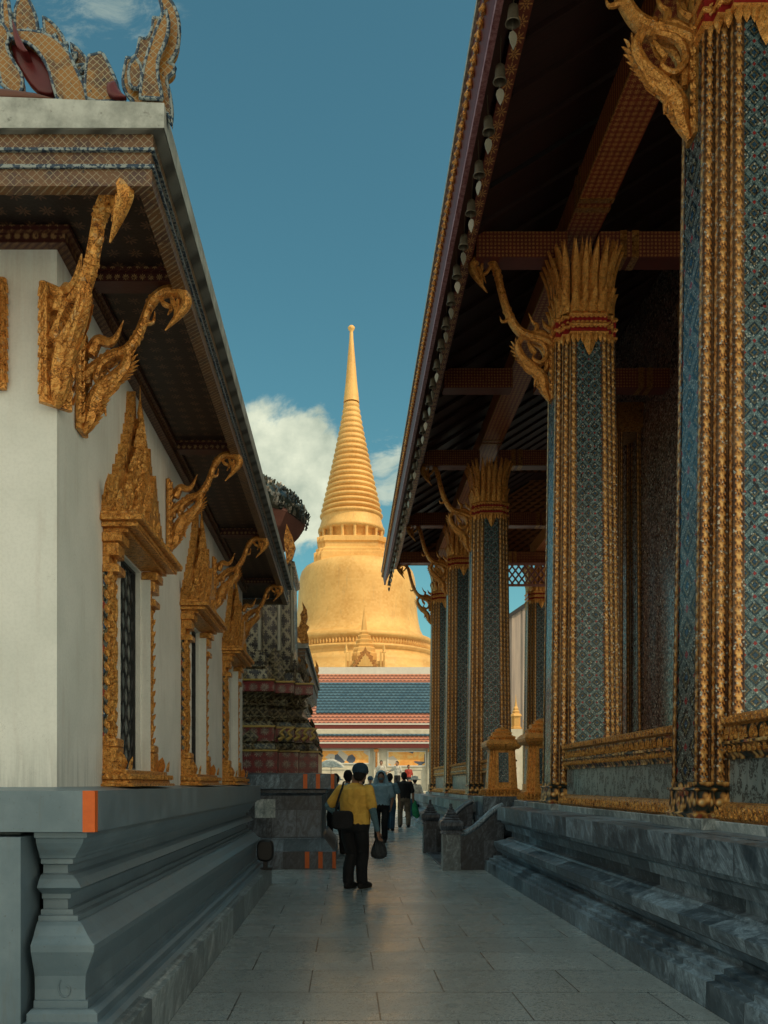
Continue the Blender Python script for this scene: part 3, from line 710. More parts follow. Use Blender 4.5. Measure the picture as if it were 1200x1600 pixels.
def white_hall(y0, y1, name, label, wins, bracks, front_detail=True):
    """y0 front of the plinth, y1 its far end"""
    hall = thing(name, label, 'hall', (-1.5, y0, 0))
    yw = y0+.15; ye = y1-.25; XW = -1.45; XB = -9.0
    pl = MB()
    def path(off): return [(-1.53-max(0, off)*.6, y0+.30), (-1.53-max(0, off)*.6, y0-off), (-1.22+off, y0-off), (-1.22+off, y1+off), (XB, y1+off)]
    sweep(pl, LP[1:-4], path, 0)
    sweep(pl, LP[-5:], path, 1)
    pl.add([(XB, y0, 1.214), (-1.22, y0, 1.214), (-1.22, y1, 1.214), (XB, y1, 1.214)], [(0, 3, 2, 1)], None, 0)
    pl.add([(XB, y0, 1.414), (-1.22, y0, 1.414), (-1.22, y1, 1.414), (XB, y1, 1.414), (XB, yw+.02, 1.434), (-1.47, yw+.02, 1.434), (-1.47, ye, 1.434), (XB, ye, 1.434)],
           [(0, 1, 5, 4), (1, 2, 6, 5), (2, 3, 7, 6)], None, 0)
    pl.add([(XB, y0, 1.214), (-1.22, y0, 1.214), (-1.22, y0, 1.414), (XB, y0, 1.414), (-1.22, y1, 1.214), (-1.22, y1, 1.414)], [(0, 1, 2, 3), (1, 4, 5, 2)], None, 0)
    pl.box(XB, -1.57, y0-.022, y0+.25, 0, 1.19, 0); pl.box(XB, -1.30, y0+.20, y1-.1, 0, 1.213, 0) if False else None      # plain pier beside the moulded corner
    pl.box(XB, -1.65, y0+.2, y1, 0, 1.2, 0)
    if front_detail:                                    # engraved foot scroll of the corner
        q = [(-1.375+.045*math.exp(-.22*a)*math.cos(a+2.2), y0-.012+.041, .455+.06*math.exp(-.22*a)*math.sin(a+2.2)) for a in [k*.35 for k in range(18)]]
        pl.tube([(p[0], y0+.060, p[2]-.02) for p in q], .0045, 5, 0)
    obj('plinth', pl, [M_paint, M_marble_lt, M_marble_dk], hall)
    wa = MB(); T = .25; Z0, Z1 = 1.425, 4.20
    ed = [yw]; 
    for c in wins: ed += [c-.42, c+.42]
    ed.append(ye)
    for i in range(0, len(ed), 2): wa.box(XW-T, XW, ed[i], ed[i+1], Z0, Z1)
    for c in wins: wa.box(XW-T, XW, c-.42, c+.42, Z0, 1.532); wa.box(XW-T, XW, c-.42, c+.42, 2.95, Z1)
    wa.box(XB, XW-T, yw, yw+T, Z0, Z1); wa.box(XB, XW-T, ye-T, ye, Z0, Z1)
    wa.box(XB, XW-1.2, yw+T, ye-T, Z0, 1.5)
    obj('wall', wa, M_plaster, hall)
    for c, lb in zip(wins, ('nearest', 'middle', 'farthest')): window_parts(hall, c, XW)
    # soffit, battens, cornice
    so = MB(); ey0, ey1, ex = y0-.40, y1+.56, -.80
    so.box(XB, ex-.07, ey0+.05, ey1-.05, 4.205, 4.24)
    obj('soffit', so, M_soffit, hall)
    co = MB(); co.box(XB, XW+.06, yw-.06, yw-.001, 4.13, 4.2); co.box(XW+.001, XW+.06, yw-.001, ye, 4.13, 4.2); co.box(XW+.061, XW+.09, yw-.09, ye, 4.175, 4.2); co.box(XB, XW+.061, yw-.09, yw-.062, 4.175, 4.2)
    obj('cornice', co, M_cornice, hall)
    for yb in bracks:
        bt = MB(); bt.bbox(XW+.092, ex-.10, yb-.06, yb+.06, 4.14, 4.204, .006); bt.box(XW+.092, ex-.10, yb-.085, yb-.065, 4.19, 4.2045); bt.box(XW+.092, ex-.10, yb+.065, yb+.085, 4.19, 4.2045)
        obj('soffit_batten', bt, M_cornice, hall)
    for xb in (-1.95, -2.5):
        bt = MB(); bt.bbox(xb-.07, xb+.07, ey0+.12, yw-.092, 4.12, 4.204, .006); obj('soffit_batten', bt, M_cornice, hall)
    # lattice mosaic band and white board round the eave
    mb = MB()
    rise = lambda x: .06*max(0, min(1, (-.8-x)/1.0))*1.0
    for k, (z0, z1, o_) in enumerate([(4.11, 4.185, 0), (4.185, 4.20, .012), (4.20, 4.262, -.004), (4.262, 4.274, .012), (4.274, 4.336, .006)]):
        mb.box(XB, -.862+o_, ey0+.04-o_, ey0+.10, z0, z1, 0 if k % 2 == 0 else 1)
        mb.box(-.93, -.862+o_, ey0+.10, ey1-.10, z0, z1, 0 if k % 2 == 0 else 1)
        mb.box(XB, -.862+o_, ey1-.10, ey1-.04+o_, z0, z1, 0 if k % 2 == 0 else 1)
    obj('eave_frieze', mb, [M_latband, M_trimblue], hall)
    ub = MB(); ub.box(XB, ex-.004, ey0+.004, ey1-.004, 4.337, 4.36, 0); obj('eave_underside', ub, M_under, hall)
    wb = MB()
    wb.add([(XB, ey0, 4.34), (ex, ey0, 4.34), (ex, ey0, 4.45), (-1.6, ey0, 4.48), (XB, ey0, 4.48), (ex, ey1, 4.34), (ex, ey1, 4.45)],
           [(0, 1, 2, 3, 4), (1, 5, 6, 2)])
    wb.add([(XB, ey0-.0, 4.48), (-1.6, ey0, 4.48), (ex, ey0, 4.45), (ex-.12, ey0+.12, 4.45), (-1.6, ey0+.12, 4.48), (XB, ey0+.12, 4.48), (ex, ey1, 4.45), (ex-.12, ey1, 4.45)], [(0, 1, 4, 5), (1, 2, 3, 4), (2, 6, 7, 3)])
    obj('eave_board', wb, M_whiteboard, hall)
    rf = MB(); zr = 8.2; xr = -5.0
    rf.add([(ex-.02, ey0+.1, 4.445), (ex-.02, ey1, 4.445), (-3.0, ey1, 4.85), (-3.0, ey0+.1, 4.85), (XB, ey0+.1, 4.42), (XB, ey1, 4.42), (xr, ey0+.6, zr), (xr, ey1, zr)], [(0, 1, 2, 3), (3, 2, 7, 6), (6, 7, 5, 4), (0, 3, 6, 4), (1, 5, 7, 2)],
           [[(0, 0), (10, 0), (10, 2), (0, 2)], [(0, 0), (10, 0), (10, 6), (0, 6)], [(0, 6), (10, 6), (10, 0), (0, 0)], [(0, 0), (1, 1), (1, 5), (2, 0)], [(0, 0), (1, 1), (1, 5), (2, 0)]])
    obj('roof', rf, M_roof_dk, hall)
    for i, yb in enumerate(bracks): place('bracket', ME_LB, hall, (XW+.005, yb, 3.35), 0)
    place('bracket', ME_LB, hall, (XW-.01, yw-.01, 3.33), R(-45), (1.15, 1.15, 1.08))
    place('bracket', ME_LB, hall, (-1.77, yw-.005, 3.42), R(-90))
    return hall
hall_l = white_hall(4.35, 12.84, 'white_temple_hall', 'white plastered temple hall with gilded windows and dark red eave on the left', (5.93, 8.47, 11.12), (4.86, 7.28, 9.76, 12.1))
st = MB(); st.box(-1.276, -1.2165, 4.346, 4.40, 1.213, 1.4145); obj('orange_marker_strip', st, M_orange, hall_l)
hall_2 = white_hall(19.55, 27.4, 'distant_white_hall', 'small white hall with a gilded eave just behind the dark mosaic tower', (), (20.0, 22.4, 24.8, 27.0), False)

# roof ornaments standing on the near corner
def orn(nm, polys, parent, d, mats, z=2.5):
    """rounded slabs from outlines; each keeps its own depth, with a raised glazed rim"""
    first = None
    for pts, off, mat, t_ in polys:
        w_ = [P(x/z, y/z, d) for x, y in pts]; L = len(w_)
        q = [(p.x, p.z) for p in w_]
        sm = []
        for i in range(L):                          # closed smoothing that keeps the tips
            a, b_, c = q[i-1], q[i], q[(i+1) % L]
            ang = (Vector((a[0]-b_[0], a[1]-b_[1]))).angle(Vector((c[0]-b_[0], c[1]-b_[1])), 3)
            if ang > 1.6: sm += [(b_[0]*.75+a[0]*.25, b_[1]*.75+a[1]*.25), (b_[0]*.75+c[0]*.25, b_[1]*.75+c[1]*.25)]
            else: sm += [((b_[0]*.8+a[0]*.2), (b_[1]*.8+a[1]*.2)), b_, ((b_[0]*.8+c[0]*.2), (b_[1]*.8+c[1]*.2))]
        o = sm[0]; b = MB()
        b.ext([(p[0]-o[0], p[1]-o[1]) for p in sm], (o[0], d+off, o[1]), (1, 0, 0), (0, 0, 1), t_)
        r = remesh(nm if first is None else ('scale_leaf' if mat == 0 else 'glazed_infill'), b, mats[mat], first if first is not None else parent, .006, 7)
        if first is None: first = r; r.location = -wl(parent)
        else: pass
        if mat == 0:
            b = MB(); ring = [(p[0], d+off-t_*.38, p[1]) for p in sm]+[(sm[0][0], d+off-t_*.38, sm[0][1])]
            b.tube(ring, .0095, 5, up=(0, 1, 0), cap=False); rr = link('glazed_rim', b.mesh('glazed_rim', mats[1]), first)
    return first
fin = [([(525,440),(530,410),(505,390),(486,350),(485,310),(500,240),(520,246),(540,225),(550,165),(580,170),(600,130),(603,85),(632,90),(640,60),(632,20),(612,-30),(650,-15),(690,50),(705,120),(697,210),(662,262),(688,272),(680,300),(650,322),(665,375),(675,440),(672,500),(655,445)], 0, 0, .05),
       ([(560,425),(570,330),(590,250),(612,190),(640,120),(660,90),(672,150),(655,220),(628,270),(625,330),(640,400),(645,430)], -.045, 0, .05),
       ([(520,380),(510,300),(540,260),(565,300),(560,380)], -.03, 0, .05)]
fo = orn('corner_finial', fin, hall_l, 4.02, [M_lat, M_trimblue])
ng = [([(0,60),(0,-60),(20,-40),(32,60),(45,165),(25,200)], .05, 0, .05),
      ([(50,130),(45,40),(50,-10),(85,-60),(125,20),(137,90),(132,135),(95,138)], .06, 0, .05),
      ([(165,135),(155,30),(200,62),(236,112),(244,182),(215,172)], .07, 0, .05),
      ([(275,205),(262,128),(312,172),(346,232),(352,300),(342,372),(300,292)], .08, 0, .05),
      ([(140,150),(142,80),(158,90),(165,140)], .11, 2, .03), ([(236,180),(240,150),(262,150),(276,210)], .11, 2, .03),
      ([(35,165),(60,160),(120,170),(190,250),(215,345),(190,362),(130,345),(60,245)], .03, 2, .04),
      ([(40,150),(100,138),(200,155),(270,212),(312,312),(338,360),(352,424),(235,418),(218,360),(195,275),(140,195),(62,172)], 0, 0, .07),
      ([(0,100),(35,130),(45,165),(30,200),(62,262),(96,312),(92,380),(60,385),(0,330)], 0, 0, .06),
      ([(352,250),(382,246),(410,236),(430,275),(462,342),(470,382),(500,424),(352,428),(342,370)], -.02, 0, .06),
      ([(425,372),(465,358),(480,400),(515,425),(440,428)], -.06, 2, .03), ([(60,100),(85,160),(110,215),(125,235),(105,240),(70,205)], -.0, 2, .11),
      ([(-200,352),(120,380),(232,412),(-200,405)], -.02, 3, .05), ([(-200,300),(60,350),(200,395),(200,412),(-200,410)], .06, 3, .05)]
for i, (cx, cy, ang) in enumerate([(105,128,-10),(150,132,5),(190,150,20),(225,178,35),(256,212,45),(282,252,55),(304,296,62),(322,340,68),(22,120,-30),(12,80,-20),(84,150,-5)]):
    a = R(ang); L_, W_ = 46, 17; c_, s_ = math.cos(a), math.sin(a)
    tri = [(-W_, 12), (-W_*.9, -L_*.35), (0, -L_), (W_*.9, -L_*.35), (W_, 12)]
    ng.append(([(cx+c_*px-s_*py, cy+s_*px+c_*py) for px, py in tri], .055, 0, .035))
ng.append(([(-60,-80),(20,-30),(60,40),(120,70),(150,110),(200,140),(248,195),(300,245),(345,300),(350,400),(240,400),(205,280),(150,200),(60,175),(-60,190)], .10, 1, .03))
orn('naga_ornament', ng, hall_l, 4.06, [M_lat, M_trimblue, M_maroon, M_tile_o])
# small versions on the distant hall
for (xx, yy, sc_) in ((-.83, 19.2, 1.0), (-.83, 27.7, .9)):
    b = MB()
    pts = [(0,0),(-.05,.12),(-.14,.18),(-.12,.32),(-.05,.36),(.0,.5),(-.02,.62),(.04,.72),(.02,.9),(.12,.72),(.14,.55),(.10,.42),(.17,.36),(.12,.26),(.16,.1),(.16,0)]
    b.ext([(p[0]*sc_, p[1]*sc_) for p in pts], (xx-.12, yy, 4.44), (1, 0, 0), (0, 0, 1), .12)
    obj('corner_finial', b, M_gold, hall_2)
# ---------------------------------------------------------------- colonnaded hall on the right
XS, XC = 2.92, 3.43                 # alley face and centre line of the columns
COLS = [7.75, 13.05, 21.5, 26.45, 31.3]
hall_r = thing('colonnaded_hall', 'tall hall with gilded mosaic columns, red beams and wide dark eave on the right', 'hall', (XC, 13, 0))
RP = [(-.5,1.075),(0,1.065),(0,.85),(-.05,.84),(-.06,.80),(-.1,.78),(-.12,.69),(-.2,.68),(-.2,.58),(-.14,.565),(-.12,.545),(.05,.49),(.05,.478),(.035,.40),(.0,.34),(-.02,.335),(-.06,.30),(-.06,.268),(0,.265),(.06,.255),(.06,.22),(.12,.215),(.12,.18),(.175,.17),(.18,0)]
pl = MB()
def rp_path(ya, yb, ca, cb):
    def f(off):
        pts = []
        if ca: pts.append((4.2, ya-off))
        pts += [(2.5-off, ya-(off if ca else 0)), (2.5-off, yb+(off if cb else 0))]
        if cb: pts.append((4.2, yb+off))
        return pts
    return f
sweep(pl, RP, rp_path(-4, 14.75, False, True)); sweep(pl, RP, rp_path(18.75, 33.2, True, True))
pl.box(2.72, 12.5, -4, 14.7, .9, 1.074); pl.box(2.72, 12.5, 18.8, 33.1, .9, 1.074); pl.box(3.3, 12.5, 14.7, 18.8, .9, 1.074)
pl.box(2.9, 12.4, -4, 14.6, 0, .95); pl.box(2.9, 12.4, 18.9, 33, 0, .95); pl.box(3.3, 12.4, 14.6, 18.9, 0, .95)
obj('plinth', pl, M_marble, hall_r)
fl = MB()
fl.bbox(2.96, 12.2, -4, 14.6, 1.0745, 1.15, .006); fl.bbox(2.96, 12.2, 18.9, 32.6, 1.0745, 1.15, .006); fl.box(3.4, 12.2, 14.6, 18.9, 1.0745, 1.149)
obj('floor_step', fl, M_marble_lt, hall_r)
for y in COLS:
    b = MB(); b.bbox(XS-.07, XC+.62, y-.58, y+.58, 1.076, 1.162, .006); obj('column_base_block', b, M_marble_lt, hall_r)

# -- column shaft (local, z=0 at its foot)
HS = 6.62
def hw(z): return .505 - .085*(max(0, min(HS, z))/HS)
def leafh(u, t_):
    au = abs(u)
    if au > .80: return .45+.35*math.cos(2*PI*t_*3)
    if au > .70: return .05
    a = t_ % 1.0
    le = max(0.0, 1-(au/(.16+.40*a))**2-((a-.45)/.47)**2)**.5 if a < .95 else 0
    le *= .72+.28*min(1, au/.22)
    c = (t_*2+au*1.5) % 1.0; ch = .62-.5*c if c < .62 else .05
    return max(le, ch)
def shaft_mesh():
    b = MB(); b.at = []
    quad = [(.4, 1), (.6, 1), (.6, .8), (.8, .8), (.8, .6), (1, .6), (1, .4)]
    NZ = 620; NU = 9
    zs = [.30+(HS-.30)*k/NZ for k in range(NZ+1)]
    rl = []
    for k in range(NZ+1):
        rl.append(k)
    pv = .115
    for r in range(4):
        for i in range(len(quad)-1):
            (x0, y0), (x1, y1) = quad[i], quad[i+1]
            nx, ny = (y1-y0), -(x1-x0); L = math.hypot(nx, ny); nx /= L; ny /= L
            if nx+ny < 0: nx, ny = -nx, -ny
            vs = []; at = []
            for k, z in enumerate(zs):
                h_ = hw(z)
                for j in range(NU):
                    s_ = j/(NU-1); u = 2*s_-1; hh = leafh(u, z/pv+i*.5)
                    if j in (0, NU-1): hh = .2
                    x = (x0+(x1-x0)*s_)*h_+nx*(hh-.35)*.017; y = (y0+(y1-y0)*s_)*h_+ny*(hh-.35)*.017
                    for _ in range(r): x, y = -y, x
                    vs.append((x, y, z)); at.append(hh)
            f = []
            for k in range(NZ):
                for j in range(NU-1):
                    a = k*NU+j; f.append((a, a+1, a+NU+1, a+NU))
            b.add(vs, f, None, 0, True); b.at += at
    return b.mesh('shaft', M_relief)
ME_SHAFT = shaft_mesh()
def panel_mesh(rot, nm, mat):
    b = MB(); vs = []; uv = []
    for z in (.30, HS):
        h_ = hw(z)
        for s_ in (-1, 1):
            x, y = s_*.4*h_, -h_*.985
            for _ in range(rot): x, y = -y, x
            vs.append((x, y, z)); uv.append((s_*.2+.2, z))
    b.add(vs, [(0, 1, 3, 2)], [[uv[0], uv[1], uv[3], uv[2]]])
    # thin beaded edge strips either side of the panel
    me = b.mesh(nm, mat); return me
PAN = [panel_mesh(0, 'mosaic_panel', M_blue), panel_mesh(1, 'mosaic_panel', M_blue), panel_mesh(2, 'mosaic_panel', M_blue), panel_mesh(3, 'mosaic_panel', M_dkmos)]
b = MB()                                             # carved foot
b.loft([(.535, 0), (.55, .03), (.52, .045), (.515, .22), (.535, .235), (.53, .25), (.50, .255), (.505, .30)], RED)
ME_FOOT = b.mesh('foot', M_leafband)
def ring_pts(hwid, n):    # n points per side of the redented plan, with outward normals
    quad = [(-.4, 1), (.4, 1), (.6, 1), (.7, .8), (.8, .7), (1, .6)]
    out = []
    for r in range(4):
        for i in range(n):
            s_ = -1+2*(i+.5)/n; a = abs(s_)
            y = 1.0 if a < .55 else (1.0-(a-.55)*.62)
            x = s_; nx, ny = s_*.5, 1.0
            for _ in range(r): x, y, nx, ny = -y, x, -ny, nx
            L = math.hypot(nx, ny); out.append((x*hwid*.86, y*hwid, nx/L, ny/L))
    return out
def capital_mesh():
    b = MB(); z0 = HS
    b.loft([(.42, z0-.02), (.45, z0+.0), (.45, z0+.03), (.43, z0+.035)], RED, mat=0)
    b.loft([(.425, z0+.035), (.425, z0+.11)], RED, mat=1)
    b.loft([(.44, z0+.11), (.455, z0+.135), (.44, z0+.16)], RED, mat=0)
    b.loft([(.43, z0+.16), (.43, z0+.25)], RED, mat=1)
    b.loft([(.44, z0+.25), (.46, z0+.28), (.44, z0+.31)], RED, mat=0)
    b.loft([(.41, z0+.31), (.40, z0+.6), (.42, z0+.90), (.44, z0+1.0), (.3, z0+1.02)], RED, mat=2)
    for x, y, nx, ny in ring_pts(.44, 12):           # teeth over the red bands, pendants below
        b.leaf((x, y, z0+.112), (0, 0, -1), (nx, ny, 0), .06, .03, .02, 0); b.leaf((x, y, z0+.16), (0, 0, 1), (nx, ny, 0), .06, .03, .02, 0)
        b.leaf((x, y, z0+.252), (0, 0, -1), (nx, ny, 0), .06, .03, .02, 0)
        b.leaf((x, y, z0+.0), (0, 0, -1), (nx, ny, 0), .07, .13, .03, .0)
        b.leaf((x*.99, y*.99, z0+.31), (0, 0, 1), (nx, ny, 0), .09, .22, .035, .15)
    for r in range(4):
        x, y, nx, ny = 0, -.43, 0, -1
        for _ in range(r): x, y, nx, ny = -y, x, -ny, nx
        b.leaf((x, y, z0-.01), (0, 0, -1), (nx, ny, 0), .17, .30, .05, 0); b.leaf((x*1.02, y*1.02, z0-.02), (0, 0, -1), (nx, ny, 0), .09, .20, .05, 0)
    for tier, (n, hwid, zz, ht, wd, bn) in enumerate([(6, .455, z0+.33, .93, .135, .13), (7, .43, z0+.36, .97, .115, .07), (6, .475, z0+.30, .36, .12, .05)]):
        for x, y, nx, ny in ring_pts(hwid, n):
            # tall ribbed petal bending outwards
            up = Vector((nx*.10, ny*.10, 1)).normalized(); out = Vector((nx, ny, 0)); sd_ = up.cross(out)
            base = Vector((x*.93, y*.93, zz)); rs = []
            for k in range(7):
                s_ = k/6; wk = wd*.5*(1.0 if s_ < .7 else max(.02, 1-(s_-.7)/.3))*(.8+.2*s_); bo = bn*s_**2.6*1.3
                c = base+Vector((0, 0, 1))*(ht*s_)+out*bo
                rs.append([c-sd_*wk, c-sd_*wk*.6+out*.028, c+out*.045*(1-.5*s_), c+sd_*wk*.6+out*.028, c+sd_*wk, c-out*.02])
            b.rings([[tuple(p) for p in r] for r in rs], True, True)
    return b.mesh('capital', [M_gold_cap, M_redband, M_capcore])
M_gold_cap = MAT('bright_capital_gilding', f_gold(1.0, .4, 1.05, .7, .15, .6, (1.0, .50, .13)))
ME_CAP = capital_mesh()
def column(y, xc=XC, brk=True, label=None, side=1):
    c = link('column', None, hall_r); c.location = Vector((xc, y, 1.162)) - wl(hall_r); c.empty_display_size = .2
    if label: c['label'] = label
    link('shaft', ME_SHAFT, c); link('foot', ME_FOOT, c); link('capital', ME_CAP, c)
    for me in PAN: link('mosaic_panel', me, c)
    if brk:
        o = link('bracket', ME_RB, c); o.location = (-.425, 0, 5.85); o.rotation_euler = (0, 0, PI)
    return c
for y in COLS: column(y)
for y in (26.45, 31.3): column(y, 6.75, False)
column(31.3, 9.9, False)
# parapets between the columns
def parapet(y0, y1, x0=3.06):
    pr = [(.33, 2.01, .0), (.0, 2.0, 0)]
    root = link('parapet', None, hall_r); root.location = Vector((x0, (y0+y1)/2, 1.15)) - wl(hall_r)
    def strip(nm, prof, mat, pm=0):
        b = MB(); sweep(b, prof, lambda off: [(x0-off, y0), (x0-off, y1)]); 
        sweep(b, prof, lambda off: [(x0+.42+off, y1), (x0+.42+off, y0)]); obj(nm, b, mat, root)
    strip('top_rail', [(-.21, 2.02), (-.08, 2.01), (-.02, 1.985), (.03, 1.95), (.04, 1.925), (.0, 1.905)], M_leafgold)
    strip('leaf_frieze', [(.0, 1.905), (.005, 1.79), (.03, 1.785), (.03, 1.765), (.01, 1.76), (.0, 1.70), (-.02, 1.66), (-.02, 1.64)], M_leafband)
    strip('marble_panel', [(-.035, 1.641), (-.035, 1.29)], M_panel)
    strip('foot_rail', [(-.02, 1.30), (.02, 1.285), (.07, 1.22), (.08, 1.175), (.06, 1.15)], M_leafgold)
    b = MB()
    n = int((y1-y0)/.085)
    for i in range(n):
        yy = y0+.04+i*(y1-y0-.08)/max(1, n-1)
        b.leaf((x0-.0, yy, 1.80), (0, .2*(-1)**i, 1), (-1, 0, 0), .075, .095, .022, .03)
        b.leaf((x0-.012, yy, 1.695), (0, .15, 1), (-1, 0, 0), .075, .06, .02, .03)
        b.leaf((x0-.075, yy, 1.17), (0, .55, .9), (-.85, 0, .5), .06, .12, .016, .0)
        b.leaf((x0-.035, yy, 1.925), (0, .4, .9), (-.9, 0, .5), .05, .07, .012, .0)
    obj('carved_leaves', b, M_gold, root)
M_leafgold = MAT('gilt_scroll_rail', f_gold(1.3, .3, 1.0))
parapet(-2.4+4.9+.2, 7.22); parapet(8.28, 12.52); parapet(22.0, 25.93); parapet(26.97, 30.8)
parapet(13.58, 14.6, 3.3); parapet(19.1, 20.98, 3.2)

# twin pedestals flanking the steps
def pedestal(x, y, z0, label):
    r = link('pedestal', None, hall_r); r.location = Vector((x, y, z0)) - wl(hall_r); r['label'] = label
    b = MB()
    b.loft([(.36, z0), (.36, z0+.05), (.33, z0+.10), (.34, z0+.14), (.30, z0+.16), (.255, z0+.92), (.27, z0+.95)], RED, (x, y))
    b.loft([(.30, z0+.95), (.345, z0+1.0), (.36, z0+1.05), (.35, z0+1.09), (.30, z0+1.13), (.25, z0+1.15)], SQ, (x, y))
    b.loft([(.25, z0+1.15), (.27, z0+1.2), (.19, z0+1.24), (.2, z0+1.29), (.12, z0+1.32), (.13, z0+1.35), (.04, z0+1.40)], RED, (x, y))
    obj('stem', b, M_gold_cap, r)
    b = MB()
    for rot in range(4):
        vs = []
        for zz, h_ in ((z0+.2, .297), (z0+.88, .262)):
            for s_ in (-1, 1):
                px, py = s_*.10, -h_
                for _ in range(rot): px, py = -py, px
                vs.append((x+px, y+py, zz))
        b.add(vs, [(0, 1, 3, 2)], [[(0, 0), (.2, 0), (.2, .7), (0, .7)]])
    obj('mosaic_panel', b, M_bluemini, r)
    b = MB()
    for i in range(10):
        for rot in range(4):
            px, py = -.3+i*.066, -.35
            nx, ny = 0, -1
            for _ in range(rot): px, py, nx, ny = -py, px, -ny, nx
            b.leaf((x+px, y+py, z0+.02), (0, 0, 1), (nx, ny, 0), .06, .12, .02, .1)
    obj('carved_leaves', b, M_gold, r)
b = MB(); b.bbox(2.72, 3.75, 17.75, 18.85, .0, 1.19, .01); obj('landing_block', b, M_marble, hall_r); b = MB(); b.bbox(2.95, 3.75, 14.72, 15.7, .0, 1.16, .01); obj('landing_block', b, M_marble, hall_r)
pedestal(3.17, 18.25, 1.19, 'blue panelled gilded pedestal beside the marble steps'); pedestal(3.36, 15.35, 1.16, 'gilded pedestal half hidden behind the second near column')

# -- beams
BZ = 9.05
def beam(nm, x0, x1, y0, y1, z0, z1, mat):
    b = MB(); b.bbox(x0, x1, y0, y1, z0, z1, .012); return obj(nm, b, mat, hall_r)
for y in [2.2, 7.75, 13.05, 17.3, 21.5, 26.45, 30.9]:
    beam('cross_beam', 1.88, 3.2, y-.16, y+.16, 9.02, 9.40, M_beam); beam('cross_beam', 3.66, 10.5, y-.16, y+.16, 9.02, 9.40, M_beam)
    for x in (3.95, 4.12, 5.6, 5.77): b = MB(); b.box(x, x+.1, y-.165, y+.165, 9.015, 9.405); obj('gold_band', b, M_gold_dim, hall_r)
beam('architrave', 3.20, 3.66, -4, 31.6, 9.42, 9.86, M_beamy)
for y in (7.0, 7.2, 12.2, 12.4, 13.6, 20.8, 21.0, 25.6, 30.4): b = MB(); b.box(3.19, 3.67, y, y+.1, 9.41, 9.87); obj('gold_band', b, M_gold_dim, hall_r)
b = MB(); b.box(3.185, 3.20, -4, 31.6, 9.42, 9.45); obj('gold_band', b, M_gold_dim, hall_r)
beam('architrave', 6.5, 6.95, -4, 31.6, 9.42, 9.86, M_beamy)
# ceiling boards rising inwards
SL = .62
b = MB()
def cz(x): return 9.22+(x-1.72)*SL
b.add([(1.60, -4, cz(1.60)), (1.60, 31.9, cz(1.60)), (6.6, 31.9, cz(6.6)), (6.6, -4, cz(6.6)), (1.60, -4, cz(1.60)+.05), (1.60, 31.9, cz(1.60)+.05), (6.6, 31.9, cz(6.6)+.05), (6.6, -4, cz(6.6)+.05)],
      [(0, 1, 2, 3), (4, 7, 6, 5), (1, 5, 6, 2), (0, 4, 5, 1)])
b.box(6.6, 13.0, -4, 31.9, cz(6.6), cz(6.6)+.05)
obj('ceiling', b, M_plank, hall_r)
for i in range(42):
    y = -1+i*.8
    b = MB(); v = []
    for yy in (y-.03, y+.03):
        for x in (1.9, 6.5):
            v += [(x, yy, cz(x)-.07), (x, yy, cz(x)-.004)]
    b.add(v, [(0, 2, 3, 1), (4, 5, 7, 6), (0, 4, 6, 2), (1, 3, 7, 5), (0, 1, 5, 4), (2, 6, 7, 3)]); obj('rafter', b, M_plank, hall_r)
# eave: flower board, dark gap, pink strip, red board with gold knobs, pale tile edge
b = MB(); b.box(1.68, 1.82, -4, 31.7, 9.02, 9.20); obj('flower_board', b, M_board, hall_r)
b = MB(); b.add([(1.42, -4, 8.56), (1.42, 31.8, 8.56), (1.69, 31.8, 9.18), (1.69, -4, 9.18), (1.42, -4, 8.62), (1.42, 31.8, 8.62), (1.69, 31.8, 9.24), (1.69, -4, 9.24)], [(0, 3, 2, 1), (4, 5, 6, 7), (1, 2, 6, 5)]); obj('eave_lining', b, M_plank, hall_r)
b = MB(); b.bbox(1.362, 1.425, -4, 31.85, 8.50, 8.58, .006); obj('edge_board', b, M_pink, hall_r)
b = MB(); b.add([(1.362, -4, 8.585), (1.362, 31.85, 8.585), (1.29, 31.85, 8.95), (1.29, -4, 8.95), (1.40, -4, 8.585), (1.40, 31.85, 8.585), (1.36, 31.85, 8.97), (1.36, -4, 8.97)], [(0, 1, 2, 3), (4, 7, 6, 5), (0, 4, 5, 1), (1, 5, 6, 2)]); obj('eave_board', b, M_redwood, hall_r)
b = MB(); b.box(1.262, 1.33, -4, 31.9, 8.95, 9.02); b.add([(1.262, -4, 9.02), (1.262, 31.9, 9.02), (1.7, 31.9, 9.36), (1.7, -4, 9.36)], [(0, 3, 2, 1)]); obj('tile_edge', b, M_paleedge, hall_r)
b = MB()
y = 4.0
while y < 31.8:
    b.ball((1.305, y, 8.79), .052, 8, 5, 0, (.7, 1, 1)); b.ball((1.278, y, 8.79), .02, 6, 4); y += .15
obj('gold_knobs', b, M_gold, hall_r)
b = MB()
b.add([(1.27, -4, 9.03), (1.27, 31.9, 9.03), (7.0, 31.9, 12.9), (7.0, -4, 12.9), (12.8, -4, 9.03), (12.8, 31.9, 9.03)], [(0, 3, 2, 1), (3, 4, 5, 2)], [[(0, 0), (0, 7), (40, 7), (40, 0)], [(0, 7), (0, 0), (40, 0), (40, 7)]])
b.add([(3.4, -4, 11.5), (3.4, 29, 11.5), (7.0, 29, 17.5), (7.0, -4, 17.5), (10.6, -4, 11.5), (10.6, 29, 11.5)], [(0, 3, 2, 1), (3, 4, 5, 2), (1, 2, 5), (0, 4, 3)], [[(0, 0), (0, 7), (40, 7), (40, 0)], [(0, 7), (0, 0), (40, 0), (40, 7)], [(0, 0), (3, 7), (6, 0)], [(0, 0), (3, 7), (6, 0)]])
b.add([(1.5, 31.88, 9.2), (12.6, 31.88, 9.2), (7.0, 31.88, 12.8)], [(0, 1, 2)], [[(0, 0), (3, 7), (6, 0)]])
obj('roof', b, M_roof_dk, hall_r)
